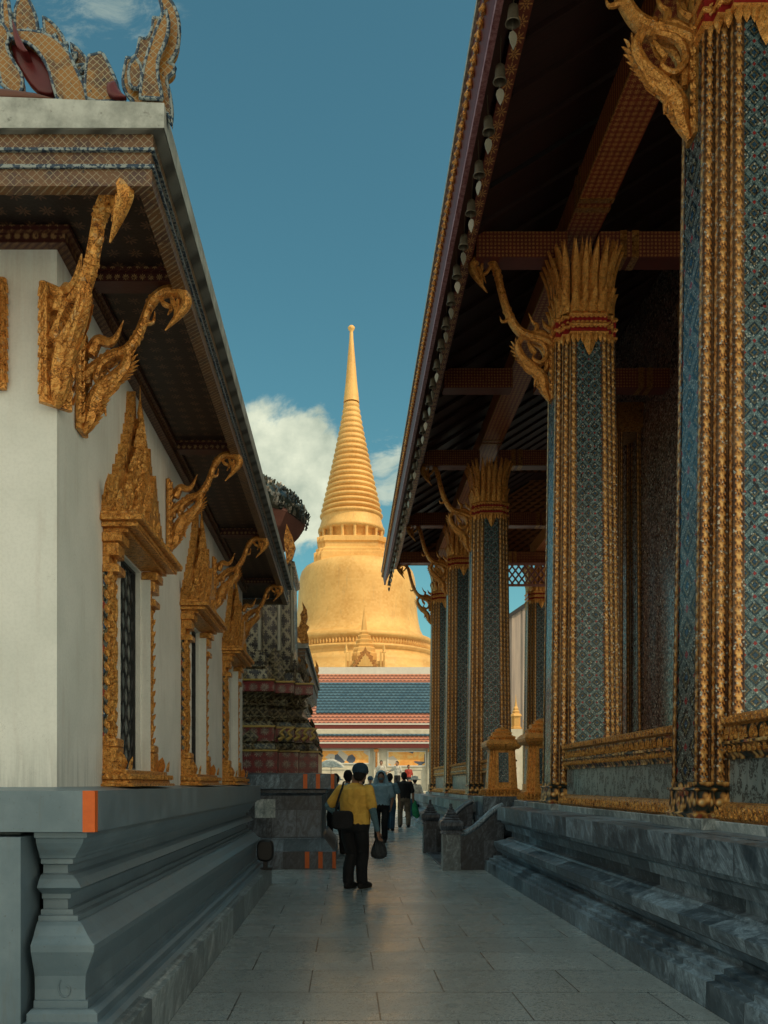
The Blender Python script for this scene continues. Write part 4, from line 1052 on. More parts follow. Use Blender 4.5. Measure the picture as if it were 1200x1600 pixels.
# cella wall with gilded pilasters and dark doorway, seen between the columns
b = MB()
b.box(6.2, 6.6, 9, 24, 1.15, 11.5); b.box(6.6, 12, 23.6, 24, 1.15, 11.5); b.box(8, 8.2, 14, 23.6, 1.15, 11.5)
obj('inner_wall', b, M_mirror, hall_r)
for (x, y) in ((5.95, 19.1), (5.95, 14.6), (5.95, 23.4)):
    o = link('pilaster', ME_SHAFT, hall_r); o.location = Vector((x, y, 1.0)) - wl(hall_r); o.scale = (.80, .80, 1.18)
    b = MB(); b.loft([(.36, 8.8), (.42, 8.9), (.46, 9.38)], RED, (x, y)); b2 = obj('pilaster_head', b, M_gold_dim, hall_r)
# hanging lattice transom near the far end
b = MB()
for i in range(9):
    b.tube([(5.0+i*.22, 30.6, 8.25), (5.0+i*.22+.5, 30.6, 8.9)], .03, 4); b.tube([(5.5+i*.22, 30.6, 8.25), (5.0+i*.22, 30.6, 8.9)], .03, 4)
b.box(4.9, 7.4, 30.55, 30.65, 8.9, 8.98); b.box(4.9, 7.4, 30.55, 30.65, 8.18, 8.25)
obj('lattice_transom', b, M_terra, hall_r)

# ---------------------------------------------------------------- marble steps with newel posts
st = thing('marble_steps', 'dark marble steps with two stepped-cap newel posts and curved side walls', 'steps', (2.1, 16.8, 0))
b = MB()
for i in range(5): b.bbox(1.98+i*.22, 3.4, 15.2, 18.3, 0, .19+i*.19, .008)
b.bbox(1.66, 2.0, 15.2, 18.5, 0, .03, .004)
obj('step_flight', b, M_marble_dk, st)
for y0 in (14.93, 18.62):
    r = link('newel_post', None, st); r.location = Vector((1.77, y0+.15, 0)) - wl(st)
    b = MB(); c = (1.77, y0+.15)
    b.loft([(.150, 0), (.150, .10), (.145, .11), (.145, .60)], SQ, c)
    obj('shaft', b, M_marble_lt if y0 < 16 else M_marble_dk, r)
    b = MB(); b.loft([(.165, .60), (.165, .63), (.15, .64), (.15, .66), (.175, .69), (.19, .74), (.19, .79), (.175, .82), (.13, .84)], SQ, c)
    for k in range(5):
        h_ = .135-.026*k; z = .84+k*.045
        b.loft([(h_*.8, z), (h_, z+.01), (h_, z+.022), (h_*.72, z+.045)], SQ, c)
    b.ball((c[0], c[1], 1.085), .03, 8, 6)
    obj('cap', b, M_marble_dk, r)
    b = MB(); top = []; N = 14               # swept side wall rising from the post to the terrace
    for k in range(N+1):
        s_ = k/N; x = 1.90+s_*.75; z = .60+.46*(s_*s_*(3-2*s_))-.05*math.sin(PI*s_)
        top.append((x, z))
    out = [(1.90, 0)]+[(2.65, 0)]+top[::-1]
    b.ext(out, (0, y0+.15, 0), (1, 0, 0), (0, 0, 1), .17); obj('side_wall', b, M_marble_dk, r)
    b = MB(); b.tube([(x, y0+.15, z+.01) for x, z in top], .06, 8, flat=1.9, up=(0, 0, 1)); obj('coping', b, M_marble, r)

# ---------------------------------------------------------------- wind bells along the eave
def bell_meshes():
    b = MB(); b.lathe([(.004, .30), (.006, .17), (.022, .165), (.045, .15), (.05, .10), (.052, .05), (.065, .012), (.070, 0), (.060, 0)], 12, cap=False)
    b.tube([(0, 0, .6), (0, 0, .16)], .004, 5); a = b.mesh('bell', M_bronze)
    b = MB(); b.tube([(0, 0, .1), (0, 0, -.06)], .004, 5); c = b.mesh('rod', M_bronze)
    b = MB(); pts = [(0, -.06), (.03, -.08), (.042, -.12), (.03, -.17), (0, -.23), (-.03, -.17), (-.042, -.12), (-.03, -.08)]
    b.ext(pts, (0, 0, 0), (1, 0, 0), (0, 0, 1), .006); d = b.mesh('clapper_leaf', M_tin)
    return a, c, d
BM = bell_meshes()
words = ['first', 'second', 'third', 'fourth', 'fifth', 'sixth', 'seventh', 'eighth', 'ninth', 'tenth', 'eleventh', 'twelfth', 'thirteenth', 'fourteenth', 'fifteenth', 'sixteenth', 'seventeenth', 'eighteenth', 'nineteenth', 'twentieth', 'twenty-first', 'twenty-second', 'twenty-third', 'twenty-fourth', 'twenty-fifth', 'twenty-sixth', 'twenty-seventh', 'twenty-eighth', 'twenty-ninth', 'thirtieth', 'thirty-first', 'thirty-second', 'thirty-third', 'thirty-fourth', 'thirty-fifth', 'thirty-sixth']
y = 8.15; i = 0; rb = random.Random(5)
while y < 31.6:
    t_ = thing('wind_bell', 'bronze wind bell with leaf clapper, %s from the near end of the red eave' % words[i], 'bell', (1.52, y, 8.36), 0, 'wind bells hanging along the red eave')
    for me, rz in ((BM[0], 0), (BM[1], 0), (BM[2], rb.uniform(-1.3, 1.3))):
        o = link(me.name.split('.')[0], me, t_); o.rotation_euler = (rb.uniform(-.05, .05), rb.uniform(-.05, .05), rz)
    y += .68; i += 1
# ---------------------------------------------------------------- mosaic tower on a marble plinth
TC = (-2.39, 17.3)
tw = thing('mosaic_tower', 'ornate dark mosaic tower with red flowered base on a marble plinth left of the alley', 'tower', (TC[0], TC[1], 0))
b = MB()
b.loft([(2.22, 0), (2.22, .30), (2.19, .31), (2.02, .52), (1.98, .53)], SQ, TC, 0)
b.loft([(1.98, .53), (1.98, 1.24), (2.06, 1.29), (2.06, 1.34), (2.12, 1.36)], SQ, TC, 0)
b.loft([(2.20, 1.36), (2.20, 1.61), (1.9, 1.625)], SQ, TC, 1)
obj('plinth', b, [M_marble_dk, M_marble], tw)
for z0, z1, xs in ((1.362, 1.608, ((-.715, -.645), (-.50, -.43), (-.25, -.19))), (.02, .30, ((-.685, -.61), (-.46, -.385), (-.225, -.155)))):
    for xa, xb in xs:
        b = MB(); f0 = TC[1]-(2.20 if z0 > 1 else 2.22); b.box(xa, min(xb, TC[0]+(2.206 if z0 > 1 else 2.226)), f0-.004, f0+.12, z0, z1); obj('orange_marker_strip', b, M_orange, tw)
b = MB(); b.box(-1.55, -1.20, TC[1]-1.995, TC[1]-1.9, .86, 1.18); b.box(-2.2, -1.75, TC[1]-1.99, TC[1]-1.9, .90, 1.08); obj('pale_patch', b, M_marble_lt, tw)
RT = redent(.45, .64, .82)
def band(nm, prof, mat, plan=RT):
    b = MB(); b.loft(prof, plan, TC, 0, False, True); return obj(nm, b, mat, tw)
band('flower_band', [(1.90, 1.63), (1.90, 1.99), (1.88, 2.0)], M_tw_red)
band('trim', [(1.93, 2.0), (1.93, 2.03), (1.86, 2.035)], M_tw_gold)
band('lotus_band', [(1.86, 2.035), (1.80, 2.15), (1.82, 2.17)], M_tw_green)
band('flower_band', [(1.80, 2.17), (1.80, 2.42)], M_tw_red)
band('trim', [(1.83, 2.42), (1.83, 2.45), (1.78, 2.46)], M_tw_gold)
band('lotus_band', [(1.78, 2.46), (1.68, 2.56), (1.72, 2.60), (1.60, 2.66), (1.62, 2.78), (1.70, 2.82), (1.58, 2.88), (1.66, 2.98), (1.78, 3.04)], M_tw_green)
band('flower_band', [(1.78, 3.04), (1.80, 3.05), (1.80, 3.22), (1.74, 3.23)], M_tw_red)
band('trim', [(1.82, 3.23), (1.82, 3.26), (1.6, 3.27)], M_tw_gold)
band('shaft_foot', [(1.60, 3.27), (1.56, 3.45), (1.50, 3.47), (1.52, 3.7), (1.46, 3.72), (1.46, 3.78)], M_tw_shaft)
band('shaft', [(1.42, 3.78), (1.40, 5.35), (1.46, 5.4), (1.46, 5.5), (1.36, 5.55)], M_tw_shaft)
b = MB(); rnd = random.Random(11)
for zz, hh_, nn, wd, ht in ((2.035, 1.87, 22, .15, .12), (2.17, 1.81, 10, .30, .20), (2.56, 1.72, 22, .14, .1), (2.82, 1.68, 20, .15, .12), (3.27, 1.60, 12, .26, .34), (3.5, 1.53, 10, .26, .36)):
    for r in (0, 1):
        for i in range(nn):
            s_ = (i+.5)/nn*2-1
            if r == 0: x, y, nx, ny = TC[0]+s_*hh_*.82, TC[1]-hh_*(1 if abs(s_) < .55 else .9)-.0, 0, -1
            else: x, y, nx, ny = TC[0]+hh_*(1 if abs(s_) < .55 else .9), TC[1]+s_*hh_*.82, 1, 0
            b.leaf((x, y, zz), (0, 0, 1), (nx, ny, 0), wd, ht, .05, .12)
    b.loft([(hh_-.03, zz-.03), (hh_-.0, zz+.01), (hh_-.03, zz+.02)], RT, TC)
    obj('lotus_petals', b, M_tw_green, tw); b = MB()
b = MB()
for i in range(5):
    x = -1.10+i*.135; q = [(x-.05, 15.47, 2.2), (x+.03, 15.45, 2.26), (x-.02, 15.44, 2.32), (x+.04, 15.43, 2.38), (x+.07, 15.42, 2.40)]
    b.tube(cr(q, 3), [.035, .033, .03, .028, .028, .028, .026, .026, .022, .02, .016, .012, .008], 6)
obj('gold_serpents', b, M_tw_gold, tw)
b = MB()
for x in (-1.17, -1.52): b.tube([(x, TC[1]-1.45, 3.8), (x, TC[1]-1.43, 5.4)], .035, 6)
b.tube([(-.97, TC[1]-.9, 3.8), (-.99, TC[1]-.9, 5.4)], .035, 6); obj('silver_rib', b, M_tin, tw)
# flared head with porcelain petals
b = MB(); b.lathe([(1.0, 5.5), (1.05, 5.6), (1.10, 5.62), (1.08, 5.75), (1.22, 5.95), (1.48, 6.18), (1.62, 6.42), (1.60, 6.5)], 10, TC, 0, False); obj('flared_neck', b, M_terra, tw)
b = MB(); b.lathe([(1.60, 6.42), (1.62, 6.6), (1.48, 6.85), (1.15, 7.08), (.65, 7.2), (.05, 7.24)], 24, TC); obj('crown', b, M_petal, tw)
b = MB()
for i in range(2600):
    a = rnd.uniform(0, 2*PI); s_ = rnd.random(); th = s_*PI*.5
    r_ = 1.62*math.cos(th*.92)+rnd.uniform(-.03, .05); z = 6.44+.80*math.sin(th)+rnd.uniform(-.05, .05)
    b.leaf((TC[0]+r_*math.cos(a), TC[1]+r_*math.sin(a), z), (rnd.uniform(-.5, .5), rnd.uniform(-.5, .5), 1), (math.cos(a), math.sin(a), .4), .075, .075, .035, .3)
obj('porcelain_petals', b, M_petal, tw)
b = MB(); b.ext([(0, 0), (.1, .1), (.16, .3), (.1, .5), (0, .72), (-.05, .45), (-.02, .2)], (-1.05, 16.0, 5.35), (1, 0, 0), (0, 0, 1), .1)
b.ext([(0, 0), (.1, .1), (.14, .3), (.06, .5), (-.05, .45), (-.02, .2)], (-1.25, 15.8, 5.1), (1, 0, 0), (0, 0, 1), .1); obj('gold_flame', b, M_gold, tw)

# floodlight on the ledge end
fl_ = thing('floodlight', 'black rounded floodlight housing resting on the end of the grey plinth', 'floodlight', (-1.10, 12.3, .36))
b = MB(); b.rings([[(-1.10+.115*sx*math.copysign(abs(math.cos(a))**.6, math.cos(a)), 12.3+yy, .53+.15*sx*math.copysign(abs(math.sin(a))**.6, math.sin(a))) for a in [2*PI*k/20 for k in range(20)]] for yy, sx in ((-.09, .8), (-.075, .98), (.03, 1), (.1, .7))], True, True, 0, True)
obj('housing', b, M_black, fl_)
b = MB(); b.bbox(-1.13, -1.07, 12.27, 12.33, .285, .42, .005); b.bbox(-1.2, -1.0, 12.22, 12.38, .265, .29, .005); obj('foot', b, M_black, fl_)

# ---------------------------------------------------------------- great golden stupa
SD = 100.0; k_ = SD/F
def SZ(y): return H-(y-VY)*k_
sx, bx = (549-VX)*k_, (558-VX)*k_
sp = thing('golden_stupa', 'huge golden bell-shaped stupa with ringed spire rising behind the tiled roof', 'stupa', (bx, SD, 0))
b = MB()
b.lathe([(0.001, SZ(508)), (.25, SZ(509.5)), (.40, SZ(512)), (.34, SZ(515)), (.18, SZ(518)), (.20, SZ(521)), (.22, SZ(528)), (.42, SZ(560)), (.66, SZ(600)), (.84, SZ(622)), (.86, SZ(628)), (.9, SZ(629))], 24, (sx, SD))
obj('spire', b, M_stupa, sp)
b = MB(); prof = []
N = 21
for i in range(N):                       # stacked rings
    y1 = 630+(812-630)*(i/N)**1.0; y2 = 630+(812-630)*((i+1)/N); r1 = (11.5+37*(i/N)**1.12)*k_; r2 = (11.5+37*((i+1)/N)**1.12)*k_
    h_ = SZ(y1)-SZ(y2)
    for q, (fz, fr_) in enumerate([(0, .90), (.12, .97), (.3, 1.02), (.5, 1.04), (.7, 1.02), (.86, .97), (.97, .90)]):
        prof.append(((r1+(r2-r1)*fz)*fr_, SZ(y1)-h_*fz))
b.lathe(prof, 48, (sx, SD)); obj('spire_rings', b, M_stupa, sp)
b = MB(); b.lathe([(46*k_, SZ(811)), (47*k_, SZ(816)), (50*k_, SZ(826)), (52*k_, SZ(829)), (52*k_, SZ(833)), (44*k_, SZ(834)), (42*k_, SZ(851))], 48, (sx, SD)); obj('collar', b, M_stupa, sp)
b = MB()
for i in range(16):
    a = 2*PI*i/16+.1; c = (sx+48*k_*math.cos(a), SD+48*k_*math.sin(a)); b.lathe([(.24, SZ(852)), (.19, SZ(848)), (.18, SZ(838)), (.24, SZ(833))], 8, c)
obj('colonnette_ring', b, M_stupa, sp)
b = MB()
b.loft([(57*k_, SZ(895)), (57*k_, SZ(876)), (54*k_, SZ(874)), (54*k_, SZ(870)), (50*k_, SZ(867)), (50*k_, SZ(860)), (52.5*k_, SZ(858)), (52.5*k_, SZ(851)), (49*k_, SZ(849.5))], redent(.55, .8, .9), (sx, SD)); obj('harmika', b, M_stupa, sp)
b = MB()
bell = [(50, 883), (64, 884), (75, 886.5), (82, 890.5), (87, 897), (89.5, 905), (91, 914), (91.5, 928), (92.5, 945), (94, 962), (96, 976), (98.5, 987), (103, 996), (110, 1001), (116, 1003)]
b.lathe([(r*k_, SZ(y)) for r, y in bell[::-1]], 96, (bx, SD)); obj('bell', b, M_stupa, sp)
b = MB()
base = [(116, 1003), (119, 1006), (119, 1011), (115, 1013), (114, 1021), (121, 1023), (123, 1026), (119, 1029), (119, 1034), (126, 1038), (129, 1044), (129, 1050), (136, 1056), (140, 1064), (140, 1075), (148, 1080), (152, 1095), (160, 1100), (165, 1225)]
b.lathe([(r*k_, SZ(y)) for r, y in base[::-1]], 96, (bx, SD)); obj('base_mouldings', b, M_stupa, sp)
b = MB()
for i in range(150):
    a = 2*PI*i/150; r_ = 116.5*k_; b.box(0, 0, 0, 0, 0, 0) if False else b.leaf((bx+r_*math.cos(a), SD+r_*math.sin(a), SZ(1021)), (0, 0, 1), (math.cos(a), math.sin(a), 0), .26, .55, .12, .05)
obj('lotus_row', b, M_stupa, sp)
# porch shrine in front of the stupa
ps = thing('small_gold_shrine', 'small golden gabled shrine with thin spire in front of the stupa base', 'shrine', ((569-VX)*84/F, 84, 0)); kq = 84/F
def Q(x, y): return ((x-VX)*kq, H-(y-VY)*kq)
b = MB(); c = (Q(569, 0)[0], 84)
pr = [(3, 953), (.8, 950)]
b.loft([(r*kq, Q(0, y)[1]) for r, y in [(20, 1046), (19, 1022), (17, 1020), (17, 1014), (14, 1012), (15, 1008), (12, 1006), (13, 1001), (9, 999), (10, 994), (6, 992), (7, 988), (4.5, 985), (3.5, 975), (2.2, 965), (.3, 948)]], RED, c); obj('tiered_spire', b, M_stupa, ps)
b = MB(); b.box(Q(541, 0)[0], Q(600, 0)[0], 82.6, 86, Q(0, 1250)[1], Q(0, 1046)[1]-.0)
for xx in (541, 546, 594, 599): b.box(Q(xx-1.5, 0)[0], Q(xx+1.5, 0)[0], 82.4, 82.7, Q(0, 1047)[1], Q(0, 1022)[1])
b.box(Q(541, 0)[0], Q(600, 0)[0], 82.5, 82.9, Q(0, 1047)[1], Q(0, 1036)[1])
for xx in (541, 599): b.lathe([(.2, Q(0, 1023)[1]), (.12, Q(0, 1020)[1]), (.14, Q(0, 1018)[1]), (.02, Q(0, 1009)[1])], 8, (Q(xx, 0)[0], 82.6))
obj('porch', b, M_stupa, ps)
b = MB(); o_ = Q(570, 1046)
L = [(18, 0), (20, 4), (15, 5), (17, 10), (11, 11), (12, 16), (7, 18), (8, 22), (3, 24), (0, 31)]
pts = [(x*kq, y*kq) for x, y in L]+[(-x*kq, y*kq) for x, y in L[-2::-1]]
b.ext(pts, (o_[0], 82.1, o_[1]), (1, 0, 0), (0, 0, 1), .3, 0); b.ext([(x*.62, y*.66) for x, y in pts], (o_[0], 81.95, o_[1]), (1, 0, 0), (0, 0, 1), .3, 1)
obj('gable', b, [M_gold_dim, M_stupa], ps)

# ---------------------------------------------------------------- gallery with tiled roof
ga = thing('tiled_gallery', 'low cream gallery with orange-bordered blue tiled roof and painted wall across the end', 'gallery', (1, 61, 0))
X0, X1 = -9.0, 8.0
def rf(nm, xa, xb, y0, z0, y1, z1, mat, lift=0.0, row=.36):
    b = MB(); n = max(1, int(round(math.hypot(y1-y0, z1-z0)/row)))
    for i in range(n):                    # overlapping courses: each a thin step
        s0, s1 = i/n, (i+1)/n
        ya, za, yb, zb = y0+(y1-y0)*s0, z0+(z1-z0)*s0, y0+(y1-y0)*s1, z0+(z1-z0)*s1
        b.add([(xa, ya, za+lift), (xb, ya, za+lift), (xb, ya, za+lift+.045), (xa, ya, za+lift+.045), (xb, yb, zb+lift+.01), (xa, yb, zb+lift+.01)], [(0, 1, 2, 3), (3, 2, 4, 5)],
              [[(xa, i*row), (xb, i*row), (xb, i*row+.01), (xa, i*row+.01)], [(xa, i*row+.01), (xb, i*row+.01), (xb, (i+1)*row), (xa, (i+1)*row)]])
    return obj(nm, b, mat, ga)
def zat(y, d): return H-(y-VY)*d/F
yl0, yl1 = 60.0, 61.6; zl0, zl1 = zat(1160.5, yl0), zat(1141, yl1)
yu0, yu1 = 61.8, 67.0; zu0, zu1 = zat(1131, yu0), zat(1053, yu1)
L1 = lambda s_: (yl0+(yl1-yl0)*s_, zl0+(zl1-zl0)*s_); L2 = lambda s_: (yu0+(yu1-yu0)*s_, zu0+(zu1-zu0)*s_)
rf('orange_tile_field', X0, X1, *L1(0), *L1(1), M_tile_o)
rf('blue_tile_field', -2.2, X1, *L1(.45), *L1(.86), M_tile_b, .06)
rf('orange_tile_field', X0, X1, *L2(0), *L2(1), M_tile_o)
rf('blue_tile_field', -2.05, X1, *L2(.18), *L2(.80), M_tile_b, .06)
b = MB(); b.box(X0, X1, yu1-.05, yu1+.5, zu1-.1, zat(1042.5, yu1)); b.box(X0, X1, yl1-.02, yl1+.12, zl1+.0, zl1+.09); b.box(X0, X1, yl0-.06, yl0+.02, zl0-.06, zl0+.035); b.box(X0, X1, yu0-.06, yu0+.0, zu0-.06, zu0+.03)
obj('white_ridge', b, M_whitetrim, ga)
b = MB(); b.box(X0, X1, yl0-.03, yl0+.05, zl0-.36, zl0-.065); b.box(X0, X1, yu0-.02, yu0+.05, zu0-.35, zu0-.065); b.box(X0, X1, yl0+.05, 61.5, zl0-.3, zl0-.25); obj('eave_board', b, M_redwood, ga)
b = MB(); zc = zl0-.3
b.box(X0, X1, 60.45, 60.7, 0, zc); b.box(X0, X1, 60.31, 60.45, 0, .9); b.box(X0, X1, 60.40, 60.45, zat(1180, 61)-1.0, zat(1180, 61)-.9)
b.box(X0, X1, 61.0, 61.5, zc, zl1); obj('wall', b, M_cream, ga)
b = MB(); b.add([(X0, 67.4, 0), (X0, 67.4, 9.6), (X0, 61.8, 5.3), (X0, 61.8, 0), (X1, 67.4, 0), (X1, 67.4, 9.6), (X1, 61.8, 5.3), (X1, 61.8, 0)], [(0, 1, 2, 3), (4, 7, 6, 5), (0, 4, 5, 1)]); obj('gable_wall', b, M_cream, ga)
for (xa, xb, ya, yb) in ((501, 576, 1173, 1192), (607, 664, 1175, 1196), (440, 490, 1173, 1194), (676, 720, 1175, 1196)):
    A_, B_ = P(xa, ya, 60.43), P(xb, yb, 60.43)
    b = MB(); b.box(A_.x, B_.x, 60.41, 60.44, B_.z, A_.z); obj('wall_painting', b, M_mural, ga)
    b = MB()
    for (p, q, r_, s_) in ((A_.x-.08, B_.x+.08, A_.z, A_.z+.08), (A_.x-.08, B_.x+.08, B_.z-.08, B_.z), (A_.x-.08, A_.x, B_.z, A_.z), (B_.x, B_.x+.08, B_.z, A_.z)): b.box(p, q, 60.38, 60.448, r_, s_)
    obj('painting_border', b, M_whitetrim, ga)
for xx in (588, 489.5, 672):
    c = P(xx, 1200, 60.25)
    b = MB(); b.bbox(c.x-.18, c.x+.18, 60.14, 60.44, 0, zc-.001, .02); b.bbox(c.x-.25, c.x+.25, 60.05, 60.30, 0, .3, .02); obj('post', b, M_cream, ga)
    b = MB(); b.bbox(c.x-.07, c.x+.07, 60.06, 60.135, zc-1.35, zc-.2, .01); b.bbox(c.x-.16, c.x+.16, 60.03, 60.135, zc-.3, zc-.1, .02); obj('gilt_lamp_bracket', b, M_gold_dim, ga)

# clad wall and small gilded spires seen through the colonnade
cw = MB(); A_, B_, C_ = P(780, 975, 70), P(850, 926, 70), P(1300, 620, 70)
cw.add([(A_.x, 70, 0), (C_.x, 70, 0), (C_.x, 70, C_.z), (A_.x, 70, A_.z), (A_.x, 82, 0), (C_.x, 82, 0), (C_.x, 82, C_.z), (A_.x, 82, A_.z)], [(0, 1, 2, 3), (4, 7, 6, 5), (3, 2, 6, 7), (0, 3, 7, 4), (1, 5, 6, 2)])
x = A_.x+.1
while x < B_.x+8:
    zt = A_.z+(C_.z-A_.z)*(x-A_.x)/(C_.x-A_.x); cw.add([(x, 69.9, 0), (x+.12, 69.9, 0), (x+.12, 69.9, zt+.1), (x, 69.9, zt+.1), (x, 70, 0), (x+.12, 70, 0), (x+.12, 70, zt+.1), (x, 70, zt+.1)], [(0, 1, 2, 3), (0, 3, 7, 4), (1, 5, 6, 2), (3, 2, 6, 7)]); x += .85
cwo = thing('clad_building', 'tall brown sheet-clad building with sloping roofline seen between the gilded columns', 'building', (A_.x+8, 76, 0))
obj('cladding', cw, M_sheet, cwo)
b = MB(); dx_ = C_.x-A_.x; dz_ = C_.z-A_.z
b.add([(A_.x-.3, 69.7, A_.z-.3), (C_.x, 69.7, C_.z-.1), (C_.x, 69.7, C_.z+.25), (A_.x-.3, 69.7, A_.z+.05), (A_.x-.3, 82.2, A_.z-.3), (C_.x, 82.2, C_.z-.1), (C_.x, 82.2, C_.z+.25), (A_.x-.3, 82.2, A_.z+.05)], [(0, 1, 2, 3), (3, 2, 6, 7), (0, 3, 7, 4), (1, 5, 6, 2), (4, 7, 6, 5), (0, 4, 5, 1)]); obj('roof_edge', b, M_black, cwo)
for i, (xx, yt, yb, hwid, lb) in enumerate(((806, 1085, 1140, 8, 'tallest small gilded spire beyond the colonnade gap'), (821, 1108, 1140, 3.5, 'thin gilded pinnacle just right of the tallest small spire'), (829, 1112, 1140, 3.5, 'short gilded pinnacle farthest right in the colonnade gap'))):
    d_ = 45.0; kk = d_/F; X_ = (xx-VX)*kk; Z_ = lambda y: H-(y-VY)*kk
    o = thing('gilded_spire', lb, 'spire', (X_, d_, 0), 0, 'small gilded spires beyond the colonnade')
    hh = yb-yt
    b = MB(); b.loft([(hwid*kk*f_, Z_(yb-hh*g_)) for f_, g_ in ((1.0, 0), (1.0, .06), (.8, .08), (.8, .36), (1.05, .38), (.9, .44), (.6, .46), (.66, .52), (.42, .55), (.46, .60), (.25, .66), (.12, .8), (.02, 1))], RED, (X_, d_)); obj('tiered_top', b, M_stupa, o)
    b = MB(); b.loft([(hwid*kk*1.1, 0), (hwid*kk*1.1, Z_(yb)+.01)], SQ, (X_, d_)); obj('pier', b, M_cream, o)
# ---------------------------------------------------------------- people
def cloth(name, c1, c2=None, rough=.85):
    c2 = c2 or tuple(a*.6 for a in c1)
    def f(t):
        n = t.noise(t.objc(), 9, 5, .6, .5); n2 = t.noise(t.objc(), 120, 2)
        return {'Base Color': t.mix(t.ss(n, .35, .65), c1, c2), 'Normal': t.bump(t.add(n, t.mul(n2, .1)), .5, .03)}
    return MAT(name, f, rough=rough)
M_skin = cloth('skin', (.34, .18, .11), (.28, .14, .085), .55)
M_hair = cloth('black_hair', (.008, .007, .006))
M_yellow = cloth('yellow_cotton', (.88, .52, .09), (.70, .38, .06)); M_blackc = cloth('black_cloth', (.010, .010, .012))
M_paleblue = cloth('pale_blue_cloth', (.32, .50, .60), (.24, .40, .50)); M_khaki = cloth('khaki_cloth', (.20, .15, .10)); M_navy = cloth('navy_cloth', (.02, .06, .10), (.015, .04, .07))
M_teal = cloth('grey_blue_cloth', (.12, .22, .27), (.08, .16, .2)); M_whitec = cloth('white_cloth', (.62, .60, .53)); M_green = cloth('green_cloth', (.03, .34, .15)); M_greyc = cloth('grey_cloth', (.16, .17, .18)); M_redc = cloth('red_cloth', (.42, .05, .03))
M_shoe = cloth('dark_shoes', (.02, .018, .016)); M_net = cloth('dark_net_bag', (.05, .055, .06))

def limb(b, pts, rad, n=12, flat=1.0, up=(1, 0, 0)):
    q = cr([tuple(p) for p in pts], 4); r = [x[0] for x in cr([(a,) for a in rad], 4)]
    b.tube(q, r, n, flat=flat, up=up)
    b.ball(q[0], r[0]*.98, 10, 6); b.ball(q[-1], r[-1]*.98, 10, 6)

def hand(b, wrist, dirv, side, k=1.0, curl=.5):
    """palm, four unequal curled fingers and a thumb"""
    d = Vector(dirv).normalized(); s_ = Vector(side); s_ = (s_-d*s_.dot(d)).normalized(); nrm = d.cross(s_)
    w0 = Vector(wrist)
    b.tube([w0-d*.01, w0+d*.03*k, w0+d*.085*k], [.022*k, .034*k, .036*k], 10, flat=.45, up=s_)
    for i, ln in enumerate((.068, .078, .072, .056)):
        base = w0+d*.082*k+s_*((1.5-i)*.019*k)
        c1 = base+(d*math.cos(curl*.5)+nrm*math.sin(curl*.5))*ln*.45*k; c2 = c1+(d*math.cos(curl*1.4)+nrm*math.sin(curl*1.4))*ln*.32*k; c3 = c2+(d*math.cos(curl*2.2)+nrm*math.sin(curl*2.2))*ln*.25*k
        b.tube([base-d*.02, base, c1, c2, c3], [.0095*k, .0095*k, .009*k, .0085*k, .007*k], 7)
    tb = w0+d*.03*k+s_*.03*k
    b.tube([tb-s_*.01, tb, tb+(d*.6+s_*.7)*.035*k, tb+(d*.9+s_*.35+nrm*.3)*.062*k], [.012*k, .0115*k, .010*k, .008*k], 7)

